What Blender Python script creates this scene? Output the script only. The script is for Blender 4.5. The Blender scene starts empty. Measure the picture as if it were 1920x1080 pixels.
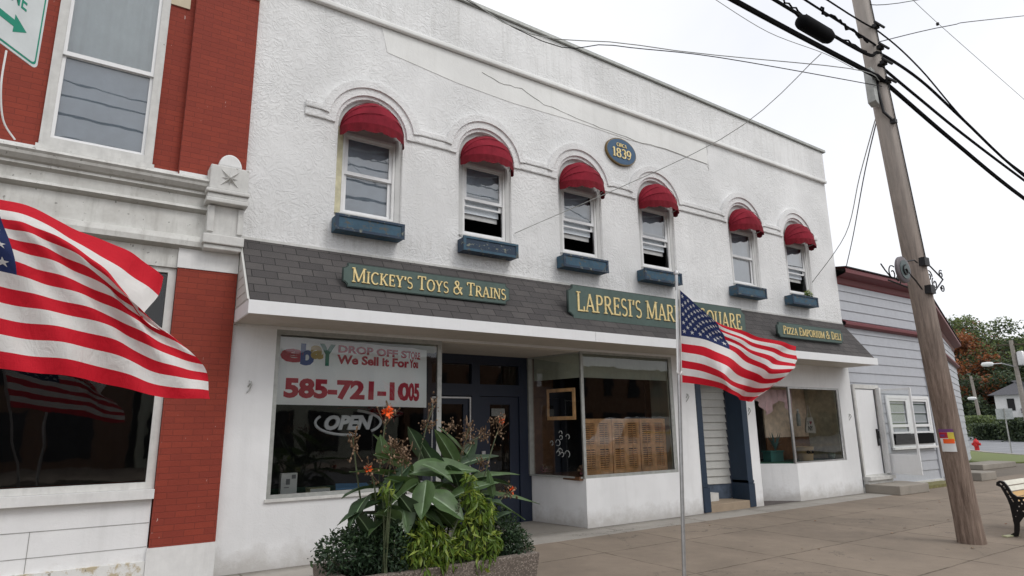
import bpy, bmesh, math, random
from mathutils import Vector, Matrix
random.seed(7)
PI = math.pi
scene = bpy.context.scene
COL = scene.collection

# ------------------------------------------------------------------ camera
CAM = Vector((0.0, -8.24, 1.6))
RX = Vector((0.8310811, 0.1091830, 0.5453286))
RY = Vector((-0.5559873, 0.1869216, 0.8098999))
RZ = Vector((-0.0135063, -0.9762886, 0.2160514))
FOC = 1183.73
cam_d = bpy.data.cameras.new('camera'); cam = bpy.data.objects.new('camera', cam_d); COL.objects.link(cam)
cam_d.sensor_width = 36; cam_d.lens = FOC / 1920 * 36; cam_d.clip_start = 0.05; cam_d.clip_end = 1500
m3 = Matrix(((RX[0], -RX[1], -RX[2]), (RY[0], -RY[1], -RY[2]), (RZ[0], -RZ[1], -RZ[2])))
cam.matrix_world = Matrix.Translation(CAM) @ m3.to_4x4()
scene.camera = cam

def at(px, py, y):
    """surveyed point: where the sight line of a photo measurement meets the vertical plane y"""
    c = Vector((px - 960, py - 540, FOC))
    d = Vector((RX.dot(c), RY.dot(c), RZ.dot(c)))
    return CAM + d * ((y - CAM.y) / d.y)

# ------------------------------------------------------------------ materials
class NT:
    def __init__(s, name):
        s.m = bpy.data.materials.new(name); s.m.use_nodes = True
        s.t = s.m.node_tree; s.n = s.t.nodes; s.l = s.t.links
        s.b = s.n['Principled BSDF']; s.out = s.n['Material Output']
        s._oc = None
    def new(s, typ, **kw):
        n = s.n.new(typ)
        for k, v in kw.items(): setattr(n, k, v)
        return n
    def coord(s, scale=(1, 1, 1)):
        if s._oc is None:
            s._oc = s.new('ShaderNodeNewGeometry')
        mp = s.new('ShaderNodeMapping'); mp.inputs['Scale'].default_value = scale
        s.l.new(s._oc.outputs['Position'], mp.inputs['Vector']); return mp.outputs[0]
    def noise(s, scale=5, detail=4, rough=.55, vec=None, dist=0):
        n = s.new('ShaderNodeTexNoise'); n.inputs['Scale'].default_value = scale
        n.inputs['Detail'].default_value = detail; n.inputs['Roughness'].default_value = rough
        n.inputs['Distortion'].default_value = dist
        s.l.new(vec or s.coord(), n.inputs['Vector']); return n.outputs['Fac']
    def ramp(s, fac, lo, hi, a=0.0, b=1.0):
        r = s.new('ShaderNodeMapRange'); r.inputs[1].default_value = lo; r.inputs[2].default_value = hi
        r.inputs[3].default_value = a; r.inputs[4].default_value = b
        s.l.new(fac, r.inputs[0]); return r.outputs[0]
    def mix(s, fac, a, b, mode='MIX'):
        m = s.new('ShaderNodeMix', data_type='RGBA', blend_type=mode)
        for sock, v in ((m.inputs[0], fac), (m.inputs[6], a), (m.inputs[7], b)):
            if hasattr(v, 'is_linked') or hasattr(v, 'links'): s.l.new(v, sock)
            elif isinstance(v, (int, float)): sock.default_value = v
            else: sock.default_value = (*v, 1)
        return m.outputs[2]
    def math(s, op, a, b=0.0):
        m = s.new('ShaderNodeMath', operation=op)
        for sock, v in ((m.inputs[0], a), (m.inputs[1], b)):
            if hasattr(v, 'links'): s.l.new(v, sock)
            else: sock.default_value = v
        return m.outputs[0]
    def axis(s, i):
        x = s.new('ShaderNodeSeparateXYZ'); s.l.new(s.coord(), x.inputs[0]); return x.outputs[i]
    def color(s, v):
        if hasattr(v, 'links'): s.l.new(v, s.b.inputs['Base Color'])
        else: s.b.inputs['Base Color'].default_value = (*v, 1)
    def bump(s, h, strength=.3, dist=.01):
        b = s.new('ShaderNodeBump'); b.inputs['Strength'].default_value = strength
        b.inputs['Distance'].default_value = dist
        s.l.new(h, b.inputs['Height']); s.l.new(b.outputs[0], s.b.inputs['Normal'])
    def rough(s, v): s.b.inputs['Roughness'].default_value = v

def simple(name, c, rough=.6, var=.25, scale=9, metallic=0, bump=0, bscale=40, spec=.5):
    t = NT(name); t.rough(rough)
    n = t.noise(scale, 5, .6)
    d = tuple(x * (1 - var) for x in c); e = tuple(min(1, x * (1 + var * .5)) for x in c)
    t.color(t.mix(t.ramp(n, .3, .7), d, e)); t.b.inputs['Metallic'].default_value = metallic
    t.b.inputs['Specular IOR Level'].default_value = spec
    if bump: t.bump(t.noise(bscale, 3), bump, .01)
    return t.m

M = {}
def stucco(name, base, bumpy, grime=.5):
    t = NT(name); t.rough(.92); t.b.inputs['Specular IOR Level'].default_value = .2
    big = t.noise(.55, 4, .6); mid = t.noise(3.2, 5, .65)
    streak = t.noise(1, 5, .7, t.coord((5, 5, .45)))
    dark = tuple(x * y for x, y in zip(base, (.80, .80, .79)))
    c = t.mix(t.ramp(big, .38, .62), tuple(x * 1.02 for x in base), tuple(x * .87 for x in base))
    c = t.mix(t.math('MULTIPLY', t.ramp(streak, .52, .78), grime), c, dark)
    c = t.mix(t.math('MULTIPLY', t.ramp(mid, .55, .8), grime * .8), c, dark)
    swirl = t.noise(6.5, 4, .55, None, 3.6)
    fine = t.noise(60, 3, .6)
    c = t.mix(t.math('MULTIPLY', t.ramp(swirl, .45, .62), .10 * bumpy), c, tuple(x * .74 for x in base))
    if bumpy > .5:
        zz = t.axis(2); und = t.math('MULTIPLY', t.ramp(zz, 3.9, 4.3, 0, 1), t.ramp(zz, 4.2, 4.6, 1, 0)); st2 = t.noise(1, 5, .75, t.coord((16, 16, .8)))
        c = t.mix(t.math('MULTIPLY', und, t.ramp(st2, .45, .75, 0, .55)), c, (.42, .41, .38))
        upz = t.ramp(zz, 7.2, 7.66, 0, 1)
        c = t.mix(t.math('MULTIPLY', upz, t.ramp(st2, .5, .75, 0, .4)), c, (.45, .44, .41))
    spots = t.new('ShaderNodeTexVoronoi'); spots.inputs['Scale'].default_value = 4.1
    t.l.new(t.coord(), spots.inputs['Vector'])
    # dirt rising from the pavement and splash stains
    z = t.axis(2)
    low = t.ramp(t.math('ADD', z, t.math('MULTIPLY', t.noise(4, 4, .7), .5)), .28, .55, 1, 0)
    c = t.mix(t.math('MULTIPLY', low, .55), c, (.33, .30, .26))
    t.color(c)
    h = t.math('ADD', t.math('MULTIPLY', t.ramp(swirl, .42, .64), bumpy), t.math('MULTIPLY', fine, .35))
    calm = t.ramp(t.noise(.9, 3, .6), .35, .65, .25, 1.0)
    t.bump(t.math('MULTIPLY', h, calm), .60, .012)
    return t.m
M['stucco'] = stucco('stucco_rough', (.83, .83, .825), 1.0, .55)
M['stucco_smooth'] = stucco('painted_render', (.84, .845, .85), .12, .5)
M['stucco_patch'] = stucco('patched_render', (.85, .85, .83), .15, .6)

def brick(name, c1, c2, mort):
    t = NT(name); t.rough(.85)
    sx = t.new('ShaderNodeSeparateXYZ'); t.l.new(t.coord(), sx.inputs[0])
    cb = t.new('ShaderNodeCombineXYZ')
    t.l.new(t.math('ADD', sx.outputs[0], sx.outputs[1]), cb.inputs[0]); t.l.new(sx.outputs[2], cb.inputs[1])
    b = t.new('ShaderNodeTexBrick'); t.l.new(cb.outputs[0], b.inputs['Vector'])
    b.inputs['Scale'].default_value = 1; b.inputs['Brick Width'].default_value = .205; b.inputs['Row Height'].default_value = .068
    b.inputs['Mortar Size'].default_value = .0045; b.inputs['Mortar Smooth'].default_value = .5
    b.inputs['Color1'].default_value = (*c1, 1); b.inputs['Color2'].default_value = (*c2, 1); b.inputs['Mortar'].default_value = (*mort, 1)
    g = t.noise(2.2, 5, .7)
    c = t.mix(t.ramp(g, .35, .75, 0, .5), b.outputs['Color'], tuple(x * .7 for x in c1))
    ch = t.noise(30, 3, .6, t.coord((1, 1, .3)))
    c = t.mix(t.math('MULTIPLY', t.ramp(ch, .72, .74), .5), c, (.70, .60, .55))
    t.color(c); t.bump(t.math('SUBTRACT', t.noise(45, 2), t.math('MULTIPLY', b.outputs['Fac'], 1.4)), .45, .006)
    return t.m
M['brick'] = brick('red_painted_brick', (.29, .045, .024), (.245, .037, .022), (.19, .032, .019))

def shingle():
    t = NT('asphalt_shingles'); t.rough(.95)
    sx = t.new('ShaderNodeSeparateXYZ'); t.l.new(t.coord(), sx.inputs[0])
    cb = t.new('ShaderNodeCombineXYZ')
    t.l.new(sx.outputs[0], cb.inputs[0]); t.l.new(t.math('MULTIPLY', sx.outputs[2], 1.30), cb.inputs[1])
    b = t.new('ShaderNodeTexBrick'); t.l.new(cb.outputs[0], b.inputs['Vector'])
    b.inputs['Scale'].default_value = 1; b.inputs['Brick Width'].default_value = .30; b.inputs['Row Height'].default_value = .142
    b.inputs['Mortar Size'].default_value = .006; b.inputs['Mortar Smooth'].default_value = .2; b.inputs['Bias'].default_value = -.1
    b.inputs['Color1'].default_value = (.088, .080, .077, 1); b.inputs['Color2'].default_value = (.055, .050, .050, 1)
    b.inputs['Mortar'].default_value = (.014, .013, .013, 1)
    g = t.noise(1.7, 5, .7); f = t.noise(160, 2, .7)
    c = t.mix(t.ramp(g, .4, .72, 0, .6), b.outputs['Color'], (.05, .048, .048))
    c = t.mix(t.ramp(f, .6, .75, 0, .35), c, (.28, .26, .25))
    t.color(c); t.bump(t.math('SUBTRACT', t.math('MULTIPLY', f, .5), b.outputs['Fac']), .6, .01)
    return t.m
M['shingle'] = shingle()

def paint(name, c, rough=.55, chip=None, chipamt=.6, grime=.3):
    t = NT(name); t.rough(rough)
    n = t.noise(6, 5, .7); k = t.noise(9, 6, .75, t.coord((1, 1, 1.6)))
    col = t.mix(t.ramp(n, .35, .75, 0, grime), c, tuple(x * .6 for x in c))
    st = t.noise(1, 4, .7, t.coord((14, 14, 1.2)))
    col = t.mix(t.ramp(st, .5, .8, 0, grime), col, tuple(x * .65 for x in c))
    if chip: col = t.mix(t.ramp(k, chipamt, chipamt + .035), col, chip)
    t.color(col); t.bump(k, .3, .004); return t.m
M['white'] = paint('white_paint', (.78, .78, .77), .55, None, .7, .35)
M['white_old'] = paint('weathered_white_paint', (.66, .655, .63), .7, (.20, .18, .15), .655, .55)
M['white_new'] = paint('vinyl_white', (.83, .835, .84), .4, None, .7, .12)
M['soffit'] = paint('beige_soffit', (.56, .52, .46), .6, None, .7, .35)
M['cream'] = paint('cream_stone', (.62, .55, .40), .8, None, .7, .3)
M['red_cloth'] = simple('red_awning_canvas', (.23, .014, .028), .85, .3, 4, 0, .12, 90, .2)
M['red_dark'] = simple('dark_red_canvas', (.16, .008, .016), .85, .3, 5, 0, .1, 90, .2)
M['box_blue'] = paint('peeling_blue_paint', (.045, .108, .165), .75, (.09, .09, .08), .55, .9)
M['box_navy'] = paint('peeling_dark_blue_paint', (.024, .048, .085), .7, (.20, .21, .17), .57, .8)
M['sash_grey'] = paint('grey_paint', (.60, .60, .59), .6, None, .7, .35)
M['door_blue'] = paint('navy_door_paint', (.008, .015, .036), .5, None, .7, .3)
M['post_blue'] = paint('navy_post_paint', (.014, .032, .062), .55, (.05, .09, .12), .70, .4)
M['sign_green'] = paint('sign_green_paint', (.082, .128, .112), .6, (.035, .06, .052), .62, .55)
M['sign_edge'] = paint('sign_edge_paint', (.025, .045, .04), .6)
M['sign_blue'] = paint('oval_blue_paint', (.035, .095, .18), .5)
M['gold'] = simple('gold_leaf', (.88, .70, .34), .5, .3, 25, .2)
M['gold_dark'] = simple('dark_gold_edge', (.16, .10, .03), .6)
M['alu'] = simple('brushed_aluminium', (.50, .50, .50), .38, .2, 12, .8)
M['alu_dull'] = simple('dull_aluminium_trim', (.40, .41, .39), .5, .2, 12, .3)
M['steel_dark'] = simple('dark_iron', (.02, .02, .022), .5, .3, 12, .5)
M['black'] = simple('black_rubber', (.006, .006, .007), .8, .3, 9, 0, 0, 40, .1)
M['iron'] = simple('cast_iron_black', (.006, .006, .007), .35, .3, 30, .2, .2)
M['maroon'] = paint('maroon_trim_paint', (.155, .018, .025), .5, None, .7, .35)
M['roof_dark'] = simple('dark_roofing', (.03, .03, .032), .9)
M['siding'] = paint('grey_blue_siding', (.455, .47, .505), .6, None, .7, .25)
M['siding_white'] = paint('white_clapboard', (.60, .60, .57), .6, None, .7, .25)
M['dark_room'] = simple('dim_interior_plaster', (.030, .030, .032), .9)
M['room_beige'] = simple('beige_interior_plaster', (.78, .62, .48), .9)
M['green_cloth'] = simple('green_baize', (.02, .075, .05), .9)
M['curtain'] = simple('pale_curtain', (.92, .96, .94), .9, .08, 4)
M['curtain_dk'] = simple('grey_blind', (.74, .79, .84), .8, .12, 4)
M['curtain_pink'] = simple('dusty_pink_curtain', (.80, .56, .58), .9, .2, 6)
M['olive'] = paint('olive_board', (.42, .44, .36), .8, None, .7, .4)
M['pine'] = simple('pine_shutter_wood', (.80, .46, .22), .5, .3, 9, 0, .1)
M['walnut'] = simple('dark_framed_wood', (.16, .075, .035), .5, .35, 9)
M['paper'] = simple('white_paper', (.78, .79, .78), .8, .06)
M['banner'] = simple('vinyl_banner', (.95, .98, .98), .55, .06, 3)
for k, c in dict(b_red=(.46, .012, .04), b_blue=(.04, .08, .30), b_yel=(.55, .38, .10), b_grn=(.03, .20, .13), neon=(.75, .76, .78), neon_red=(.16, .02, .02),
                 f_red=(.55, .012, .022), f_white=(.78, .765, .74), f_blue=(.018, .03, .10), s_green=(.0, .27, .17), s_white=(.70, .74, .74),
                 orange=(.95, .13, .015), hyd=(.55, .015, .02), yellow=(.75, .60, .08), purple=(.18, .05, .20), skyblue=(.10, .32, .62),
                 bookc=(.60, .60, .38), basket=(.60, .42, .20), teal=(.03, .11, .10), slat_cream=(.72, .70, .60), slat_amber=(.58, .36, .14),
                 pinkfl=(.35, .10, .12), ink=(.03, .03, .03), heart=(.25, .03, .05)).items():
    M[k] = simple(k + '_tone', c, .6, .12, 6)
def cloth(name, c):
    t = NT(name); t.rough(.75); t.b.inputs['Specular IOR Level'].default_value = .25
    w = t.noise(40, 2, .5, t.coord((1, 1, 4)))
    t.color(t.mix(t.ramp(t.noise(5, 3), .3, .7, 0, .25), c, tuple(x * .75 for x in c)))
    wr = t.noise(9, 4, .6, t.coord((1.6, 1.6, .7)), 1.2)
    t.bump(t.math('ADD', t.math('MULTIPLY', w, .12), wr), .5, .022)
    tr = t.new('ShaderNodeBsdfTranslucent'); tr.inputs[0].default_value = (*c, 1)
    mx = t.new('ShaderNodeMixShader'); mx.inputs[0].default_value = .28
    t.l.new(t.b.outputs[0], mx.inputs[1]); t.l.new(tr.outputs[0], mx.inputs[2]); t.l.new(mx.outputs[0], t.out.inputs[0])
    return t.m
M['f_red'] = cloth('flag_red', (.62, .012, .028)); M['f_white'] = cloth('flag_white', (.80, .785, .76)); M['f_blue'] = cloth('flag_blue', (.022, .036, .12))

def leafmat(name, c, tr=.25, rough=.45, var=.35):
    t = NT(name); t.rough(rough)
    n = t.noise(14, 3, .6)
    t.color(t.mix(t.ramp(n, .3, .7), tuple(x * (1 - var) for x in c), tuple(x * (1 + var) for x in c)))
    s = t.new('ShaderNodeBsdfTranslucent'); s.inputs[0].default_value = (c[0] * 1.6, c[1] * 1.5, c[2], 1)
    mx = t.new('ShaderNodeMixShader'); mx.inputs[0].default_value = tr
    t.l.new(t.b.outputs[0], mx.inputs[1]); t.l.new(s.outputs[0], mx.inputs[2]); t.l.new(mx.outputs[0], t.out.inputs[0])
    return t.m
M['canna'] = leafmat('canna_leaf', (.074, .128, .048), .2, .42, .25)
M['canna_d'] = leafmat('canna_leaf_dark', (.032, .062, .028), .15, .5, .25)
M['canna_rib'] = leafmat('canna_midrib', (.16, .24, .13), .1)
M['lime'] = leafmat('lime_leaf', (.25, .32, .05), .3, .5)
M['lime_d'] = leafmat('lime_leaf_dark', (.10, .17, .02), .3, .5)
M['bush'] = leafmat('dark_bush_leaf', (.022, .048, .022), .15, .5)
M['bush_l'] = leafmat('mid_bush_leaf', (.045, .085, .035), .2, .5)
M['dry'] = leafmat('dried_seed', (.12, .07, .035), .1, .8)
M['dry_l'] = leafmat('dried_pod', (.30, .20, .13), .1, .8)
M['stem'] = leafmat('stem_green', (.075, .095, .045), .1, .6)
M['t_dark'] = leafmat('tree_leaf_dark', (.034, .054, .028), .2, .6)  # distant leaf colours, green and rust, lightened to imitate haze
M['t_mid'] = leafmat('tree_leaf_mid', (.085, .118, .055), .25, .6)
M['t_light'] = leafmat('tree_leaf_light', (.14, .185, .07), .3, .6)
M['r_dark'] = leafmat('maple_dark', (.085, .030, .014), .2, .6)
M['r_mid'] = leafmat('maple_rust', (.22, .075, .03), .25, .6)
M['r_light'] = leafmat('maple_orange', (.30, .115, .05), .3, .6)
M['bark'] = simple('tree_bark', (.09, .07, .05), .9, .4, 8, 0, .4, 20)

def polemat():
    t = NT('weathered_pole_wood'); t.rough(.9)
    g = t.noise(1, 6, .75, t.coord((26, 26, 1.1))); b = t.noise(1.6, 4, .6)
    z = t.axis(2)
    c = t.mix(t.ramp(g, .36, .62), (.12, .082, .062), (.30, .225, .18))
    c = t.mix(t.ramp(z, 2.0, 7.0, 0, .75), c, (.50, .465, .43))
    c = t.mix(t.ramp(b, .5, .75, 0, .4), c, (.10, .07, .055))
    t.color(c); t.bump(g, .9, .012); return t.m
M['pole'] = polemat()

def concrete(name, c, jx=None, rot=0):
    t = NT(name); t.rough(.88)
    a = t.noise(.7, 6, .65); f = t.noise(120, 2, .8); mid = t.noise(6, 6, .75)
    col = t.mix(t.ramp(a, .34, .68), tuple(x * .80 for x in c), tuple(x * 1.1 for x in c))
    col = t.mix(t.ramp(mid, .5, .8, 0, .45), col, tuple(x * .62 for x in c))
    col = t.mix(t.ramp(f, .58, .72, 0, .35), col, tuple(min(1, x * 1.7) for x in c))
    sp = t.noise(9, 3, .6); col = t.mix(t.ramp(sp, .70, .735, 0, .8), col, tuple(x * .45 for x in c))
    h = f
    if jx:
        b = t.new('ShaderNodeTexBrick'); b.offset = 0
        mp = t.new('ShaderNodeMapping'); mp.inputs['Location'].default_value = (jx[2], jx[3], 0)
        wob = t.noise(2.5, 4, .7)
        va = t.new('ShaderNodeVectorMath', operation='ADD'); cbx = t.new('ShaderNodeCombineXYZ')
        t.l.new(t.math('MULTIPLY', wob, .05), cbx.inputs[0]); t.l.new(t.math('MULTIPLY', wob, .06), cbx.inputs[1])
        t.l.new(t.coord(), va.inputs[0]); t.l.new(cbx.outputs[0], va.inputs[1])
        t.l.new(va.outputs[0], mp.inputs[0]); t.l.new(mp.outputs[0], b.inputs['Vector'])
        b.inputs['Scale'].default_value = 1; b.inputs['Brick Width'].default_value = jx[0]; b.inputs['Row Height'].default_value = jx[1]
        b.inputs['Mortar Size'].default_value = .016; b.inputs['Mortar Smooth'].default_value = .5
        b.inputs['Color1'].default_value = (1, 1, 1, 1); b.inputs['Color2'].default_value = (.84, .84, .84, 1); b.inputs['Mortar'].default_value = (.34, .31, .27, 1)
        brk = t.ramp(t.noise(3.5, 3), .35, .6, .35, 1)
        bm = t.mix(brk, (1, 1, 1), b.outputs['Color'])
        col = t.mix(1.0, col, bm, 'MULTIPLY')
        vz = t.new('ShaderNodeTexVoronoi', feature='DISTANCE_TO_EDGE'); vz.inputs['Scale'].default_value = .42
        wv = t.noise(2.2, 5, .7); ad = t.new('ShaderNodeVectorMath', operation='ADD'); cc = t.new('ShaderNodeCombineXYZ')
        t.l.new(t.math('MULTIPLY', wv, .9), cc.inputs[0]); t.l.new(t.math('MULTIPLY', t.noise(2.6, 5, .7), .9), cc.inputs[1]); t.l.new(t.coord(), ad.inputs[0]); t.l.new(cc.outputs[0], ad.inputs[1]); t.l.new(ad.outputs[0], vz.inputs['Vector'])
        msk = t.ramp(t.noise(.5, 2), .5, .56)
        col = t.mix(t.math('MULTIPLY', t.ramp(vz.outputs[0], .0, .006, .75, 0), msk), col, (.07, .06, .05))
        y = t.axis(1); edge = t.ramp(t.math('ADD', y, t.math('MULTIPLY', t.noise(3, 5, .7), .22)), -.12, .08, 0, .6)
        col = t.mix(edge, col, (.10, .09, .075))
        gum = t.new('ShaderNodeTexVoronoi'); gum.inputs['Scale'].default_value = 2.3; t.l.new(t.coord(), gum.inputs['Vector'])
        col = t.mix(t.ramp(gum.outputs['Distance'], .05, .075, .55, 0), col, (.09, .08, .07))
    t.color(col); t.bump(h, .35, .006); return t.m
M['sidewalk'] = concrete('sidewalk_concrete', (.255, .205, .158), (1.52, 1.5, .22, 1.6))
M['apron'] = concrete('apron_concrete', (.37, .345, .31), (1.83, 4.0, 0.1, 2.0))
M['step'] = concrete('step_concrete', (.31, .28, .24))
M['tan_stone'] = concrete('tan_step_stone', (.36, .28, .20))
M['kerb'] = concrete('kerb_concrete', (.34, .32, .29))
M['asphalt'] = concrete('asphalt', (.085, .085, .09))
M['road_far'] = concrete('far_asphalt', (.24, .245, .26))
M['soil'] = simple('planter_soil', (.03, .02, .014), .95, .4, 20)
M['aggregate'] = NT('exposed_aggregate').m
def agg():
    t = NT('exposed_aggregate_concrete'); t.rough(.9)
    v = t.new('ShaderNodeTexVoronoi'); v.inputs['Scale'].default_value = 75; t.l.new(t.coord(), v.inputs['Vector'])
    s = t.new('ShaderNodeSeparateColor'); t.l.new(v.outputs['Color'], s.inputs[0])
    c = t.mix(s.outputs[0], (.11, .085, .07), (.42, .36, .31))
    c = t.mix(t.ramp(v.outputs['Distance'], .3, .6), c, (.12, .10, .085)); c = t.mix(t.ramp(t.noise(5), .4, .7, 0, .4), c, (.12, .10, .08))
    t.color(c); t.bump(v.outputs['Distance'], -.6, .006); return t.m
M['aggregate'] = agg()
def grass():
    t = NT('lawn'); t.rough(.9)
    n = t.noise(2, 6, .8); f = t.noise(40, 3, .8)
    c = t.mix(n, (.07, .11, .03), (.17, .20, .06)); c = t.mix(t.ramp(f, .45, .7, 0, .5), c, (.26, .24, .10)); t.color(c); return t.m
M['grass'] = grass()

def glass(name, tint=(.92, .95, .94), refl=1.0):
    m = bpy.data.materials.new(name); m.use_nodes = True; n = m.node_tree.nodes; l = m.node_tree.links
    for x in list(n): n.remove(x)
    out = n.new('ShaderNodeOutputMaterial'); tr = n.new('ShaderNodeBsdfTransparent'); tr.inputs[0].default_value = (*tint, 1)
    gl = n.new('ShaderNodeBsdfGlossy'); gl.inputs['Roughness'].default_value = .015
    fr = n.new('ShaderNodeFresnel'); fr.inputs[0].default_value = 1.5
    g = n.new('ShaderNodeNewGeometry'); nz = n.new('ShaderNodeTexNoise'); nz.inputs['Scale'].default_value = 2.5
    bp = n.new('ShaderNodeBump'); bp.inputs['Strength'].default_value = .06; bp.inputs['Distance'].default_value = .02
    l.new(g.outputs['Position'], nz.inputs['Vector']); l.new(nz.outputs['Fac'], bp.inputs['Height']); l.new(bp.outputs[0], gl.inputs['Normal'])
    mm = n.new('ShaderNodeMath'); mm.operation = 'MULTIPLY'; mm.inputs[1].default_value = refl; mm.use_clamp = True
    mx = n.new('ShaderNodeMixShader'); l.new(fr.outputs[0], mm.inputs[0]); l.new(mm.outputs[0], mx.inputs[0])
    l.new(tr.outputs[0], mx.inputs[1]); l.new(gl.outputs[0], mx.inputs[2]); l.new(mx.outputs[0], out.inputs[0]); return m
M['glass'] = glass('shop_glass', (.93, .95, .94), 1.7)
M['glass_soft'] = glass('side_glass', (.93, .95, .94), .35)
M['glass_up'] = glass('sash_glass', (.85, .89, .92), 4.2)

# ------------------------------------------------------------------ mesh helpers
class MB:
    def __init__(s): s.v = []; s.f = []; s.mi = []
    def add(s, vs, fs, mi=0):
        o = len(s.v); s.v += [tuple(v) for v in vs]
        for f in fs: s.f.append(tuple(i + o for i in f)); s.mi.append(mi)
        return s
    def box(s, x0, x1, y0, y1, z0, z1, mi=0):
        vs = [(x, y, z) for z in (z0, z1) for y in (y0, y1) for x in (x0, x1)]
        return s.add(vs, [(0, 2, 3, 1), (4, 5, 7, 6), (0, 1, 5, 4), (2, 6, 7, 3), (0, 4, 6, 2), (1, 3, 7, 5)], mi)
    def quad(s, a, b, c, d, mi=0): return s.add([a, b, c, d], [(0, 1, 2, 3)], mi)
    def prism(s, base, off, mi=0):
        """closed polygon of 3d points, extruded by off"""
        n = len(base); off = Vector(off); b = [Vector(p) for p in base]
        vs = b + [p + off for p in b]
        fs = [tuple(range(n))[::-1], tuple(range(n, 2 * n))] + [(i, (i + 1) % n, n + (i + 1) % n, n + i) for i in range(n)]
        return s.add(vs, fs, mi)
    def tube(s, pts, r, k=8, mi=0, cap=True):
        pts = [Vector(p) for p in pts]; n = len(pts); rs = r if isinstance(r, (list, tuple)) else [r] * n
        rings = []; up = None
        for i, p in enumerate(pts):
            d = (pts[min(i + 1, n - 1)] - pts[max(i - 1, 0)])
            d = d.normalized() if d.length > 1e-9 else Vector((0, 0, 1))
            if up is None: up = Vector((0, 0, 1)) if abs(d.z) < .9 else Vector((1, 0, 0))
            a = d.cross(up); a = a.normalized() if a.length > 1e-6 else Vector((1, 0, 0)); b = a.cross(d); up = b
            rings.append([p + (a * math.cos(2 * PI * j / k) + b * math.sin(2 * PI * j / k)) * rs[i] for j in range(k)])
        vs = [q for rg in rings for q in rg]
        fs = [(i * k + j, i * k + (j + 1) % k, (i + 1) * k + (j + 1) % k, (i + 1) * k + j) for i in range(n - 1) for j in range(k)]
        if cap: fs += [tuple(range(k))[::-1], tuple((n - 1) * k + j for j in range(k))]
        return s.add(vs, fs, mi)
    def lathe(s, prof, c=(0, 0, 0), k=16, mi=0, axis='z'):
        vs = []
        for r, h in prof:
            for j in range(k):
                a = 2 * PI * j / k; x, y = r * math.cos(a), r * math.sin(a)
                p = (x, y, h) if axis == 'z' else ((x, h, y) if axis == 'y' else (h, x, y))
                vs.append((p[0] + c[0], p[1] + c[1], p[2] + c[2]))
        n = len(prof)
        fs = [(i * k + j, i * k + (j + 1) % k, (i + 1) * k + (j + 1) % k, (i + 1) * k + j) for i in range(n - 1) for j in range(k)]
        fs += [tuple(range(k))[::-1], tuple((n - 1) * k + j for j in range(k))]
        return s.add(vs, fs, mi)
    def build(s, name, mats, parent=None, smooth=False, bevel=0):
        me = bpy.data.meshes.new(name); me.from_pydata(s.v, [], s.f)
        mats = mats if isinstance(mats, (list, tuple)) else [mats]
        for m in mats: me.materials.append(m)
        if len(mats) > 1: me.polygons.foreach_set('material_index', s.mi)
        bm = bmesh.new(); bm.from_mesh(me)
        bmesh.ops.recalc_face_normals(bm, faces=bm.faces[:]) if len(bm.faces) < 4000 and not getattr(s, 'raw', 0) else None
        if smooth:
            for f in bm.faces: f.smooth = True
            for e in bm.edges:
                if len(e.link_faces) == 2 and e.calc_face_angle(0) > .75: e.smooth = False
        bm.to_mesh(me); bm.free(); me.update()
        o = bpy.data.objects.new(name, me); COL.objects.link(o)
        if bevel:
            b = o.modifiers.new('bevel', 'BEVEL'); b.width = bevel; b.segments = 2; b.limit_method = 'ANGLE'
        if parent: put(o, parent)
        return o

def put(o, parent):
    o.parent = parent
    o.matrix_parent_inverse = parent.matrix_world.inverted() if parent.type != 'EMPTY' else Matrix.Translation(-Vector(parent.location))
    return o
def thing(name, label, cat, loc=(0, 0, 0), group=None):
    o = bpy.data.objects.new(name, None); COL.objects.link(o); o.location = loc; o.empty_display_size = .1
    o['label'] = label; o['category'] = cat
    if group: o['group'] = group
    return o
def tag(o, label, cat, group=None, kind=None):
    o['label'] = label; o['category'] = cat
    if group: o['group'] = group
    if kind: o['kind'] = kind
    return o
def struct(o, label, cat):
    o['label'] = label; o['category'] = cat; o['kind'] = 'structure'; return o

def slab(name, outer, holes, y0, y1, mat, parent=None):
    """upright slab in the x-z plane with holes"""
    cu = bpy.data.curves.new('tmp', 'CURVE'); cu.dimensions = '2D'; cu.fill_mode = 'BOTH'; cu.extrude = (y1 - y0) / 2
    for poly in [outer] + holes:
        sp = cu.splines.new('POLY'); sp.points.add(len(poly) - 1); sp.use_cyclic_u = True
        for i, (x, z) in enumerate(poly): sp.points[i].co = (x, z, 0, 1)
    o = bpy.data.objects.new('tmp', cu); COL.objects.link(o)
    dg = bpy.context.evaluated_depsgraph_get(); me = bpy.data.meshes.new_from_object(o.evaluated_get(dg))
    bpy.data.objects.remove(o)
    ym = (y0 + y1) / 2
    for v in me.vertices: x, z, d = v.co; v.co = (x, ym + d, z)
    me.materials.clear(); me.materials.append(mat); me.name = name
    bm = bmesh.new(); bm.from_mesh(me); bmesh.ops.remove_doubles(bm, verts=bm.verts, dist=1e-5)
    bmesh.ops.recalc_face_normals(bm, faces=bm.faces[:]); bm.to_mesh(me); bm.free()
    ob = bpy.data.objects.new(name, me); COL.objects.link(ob)
    if parent: put(ob, parent)
    return ob

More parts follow.
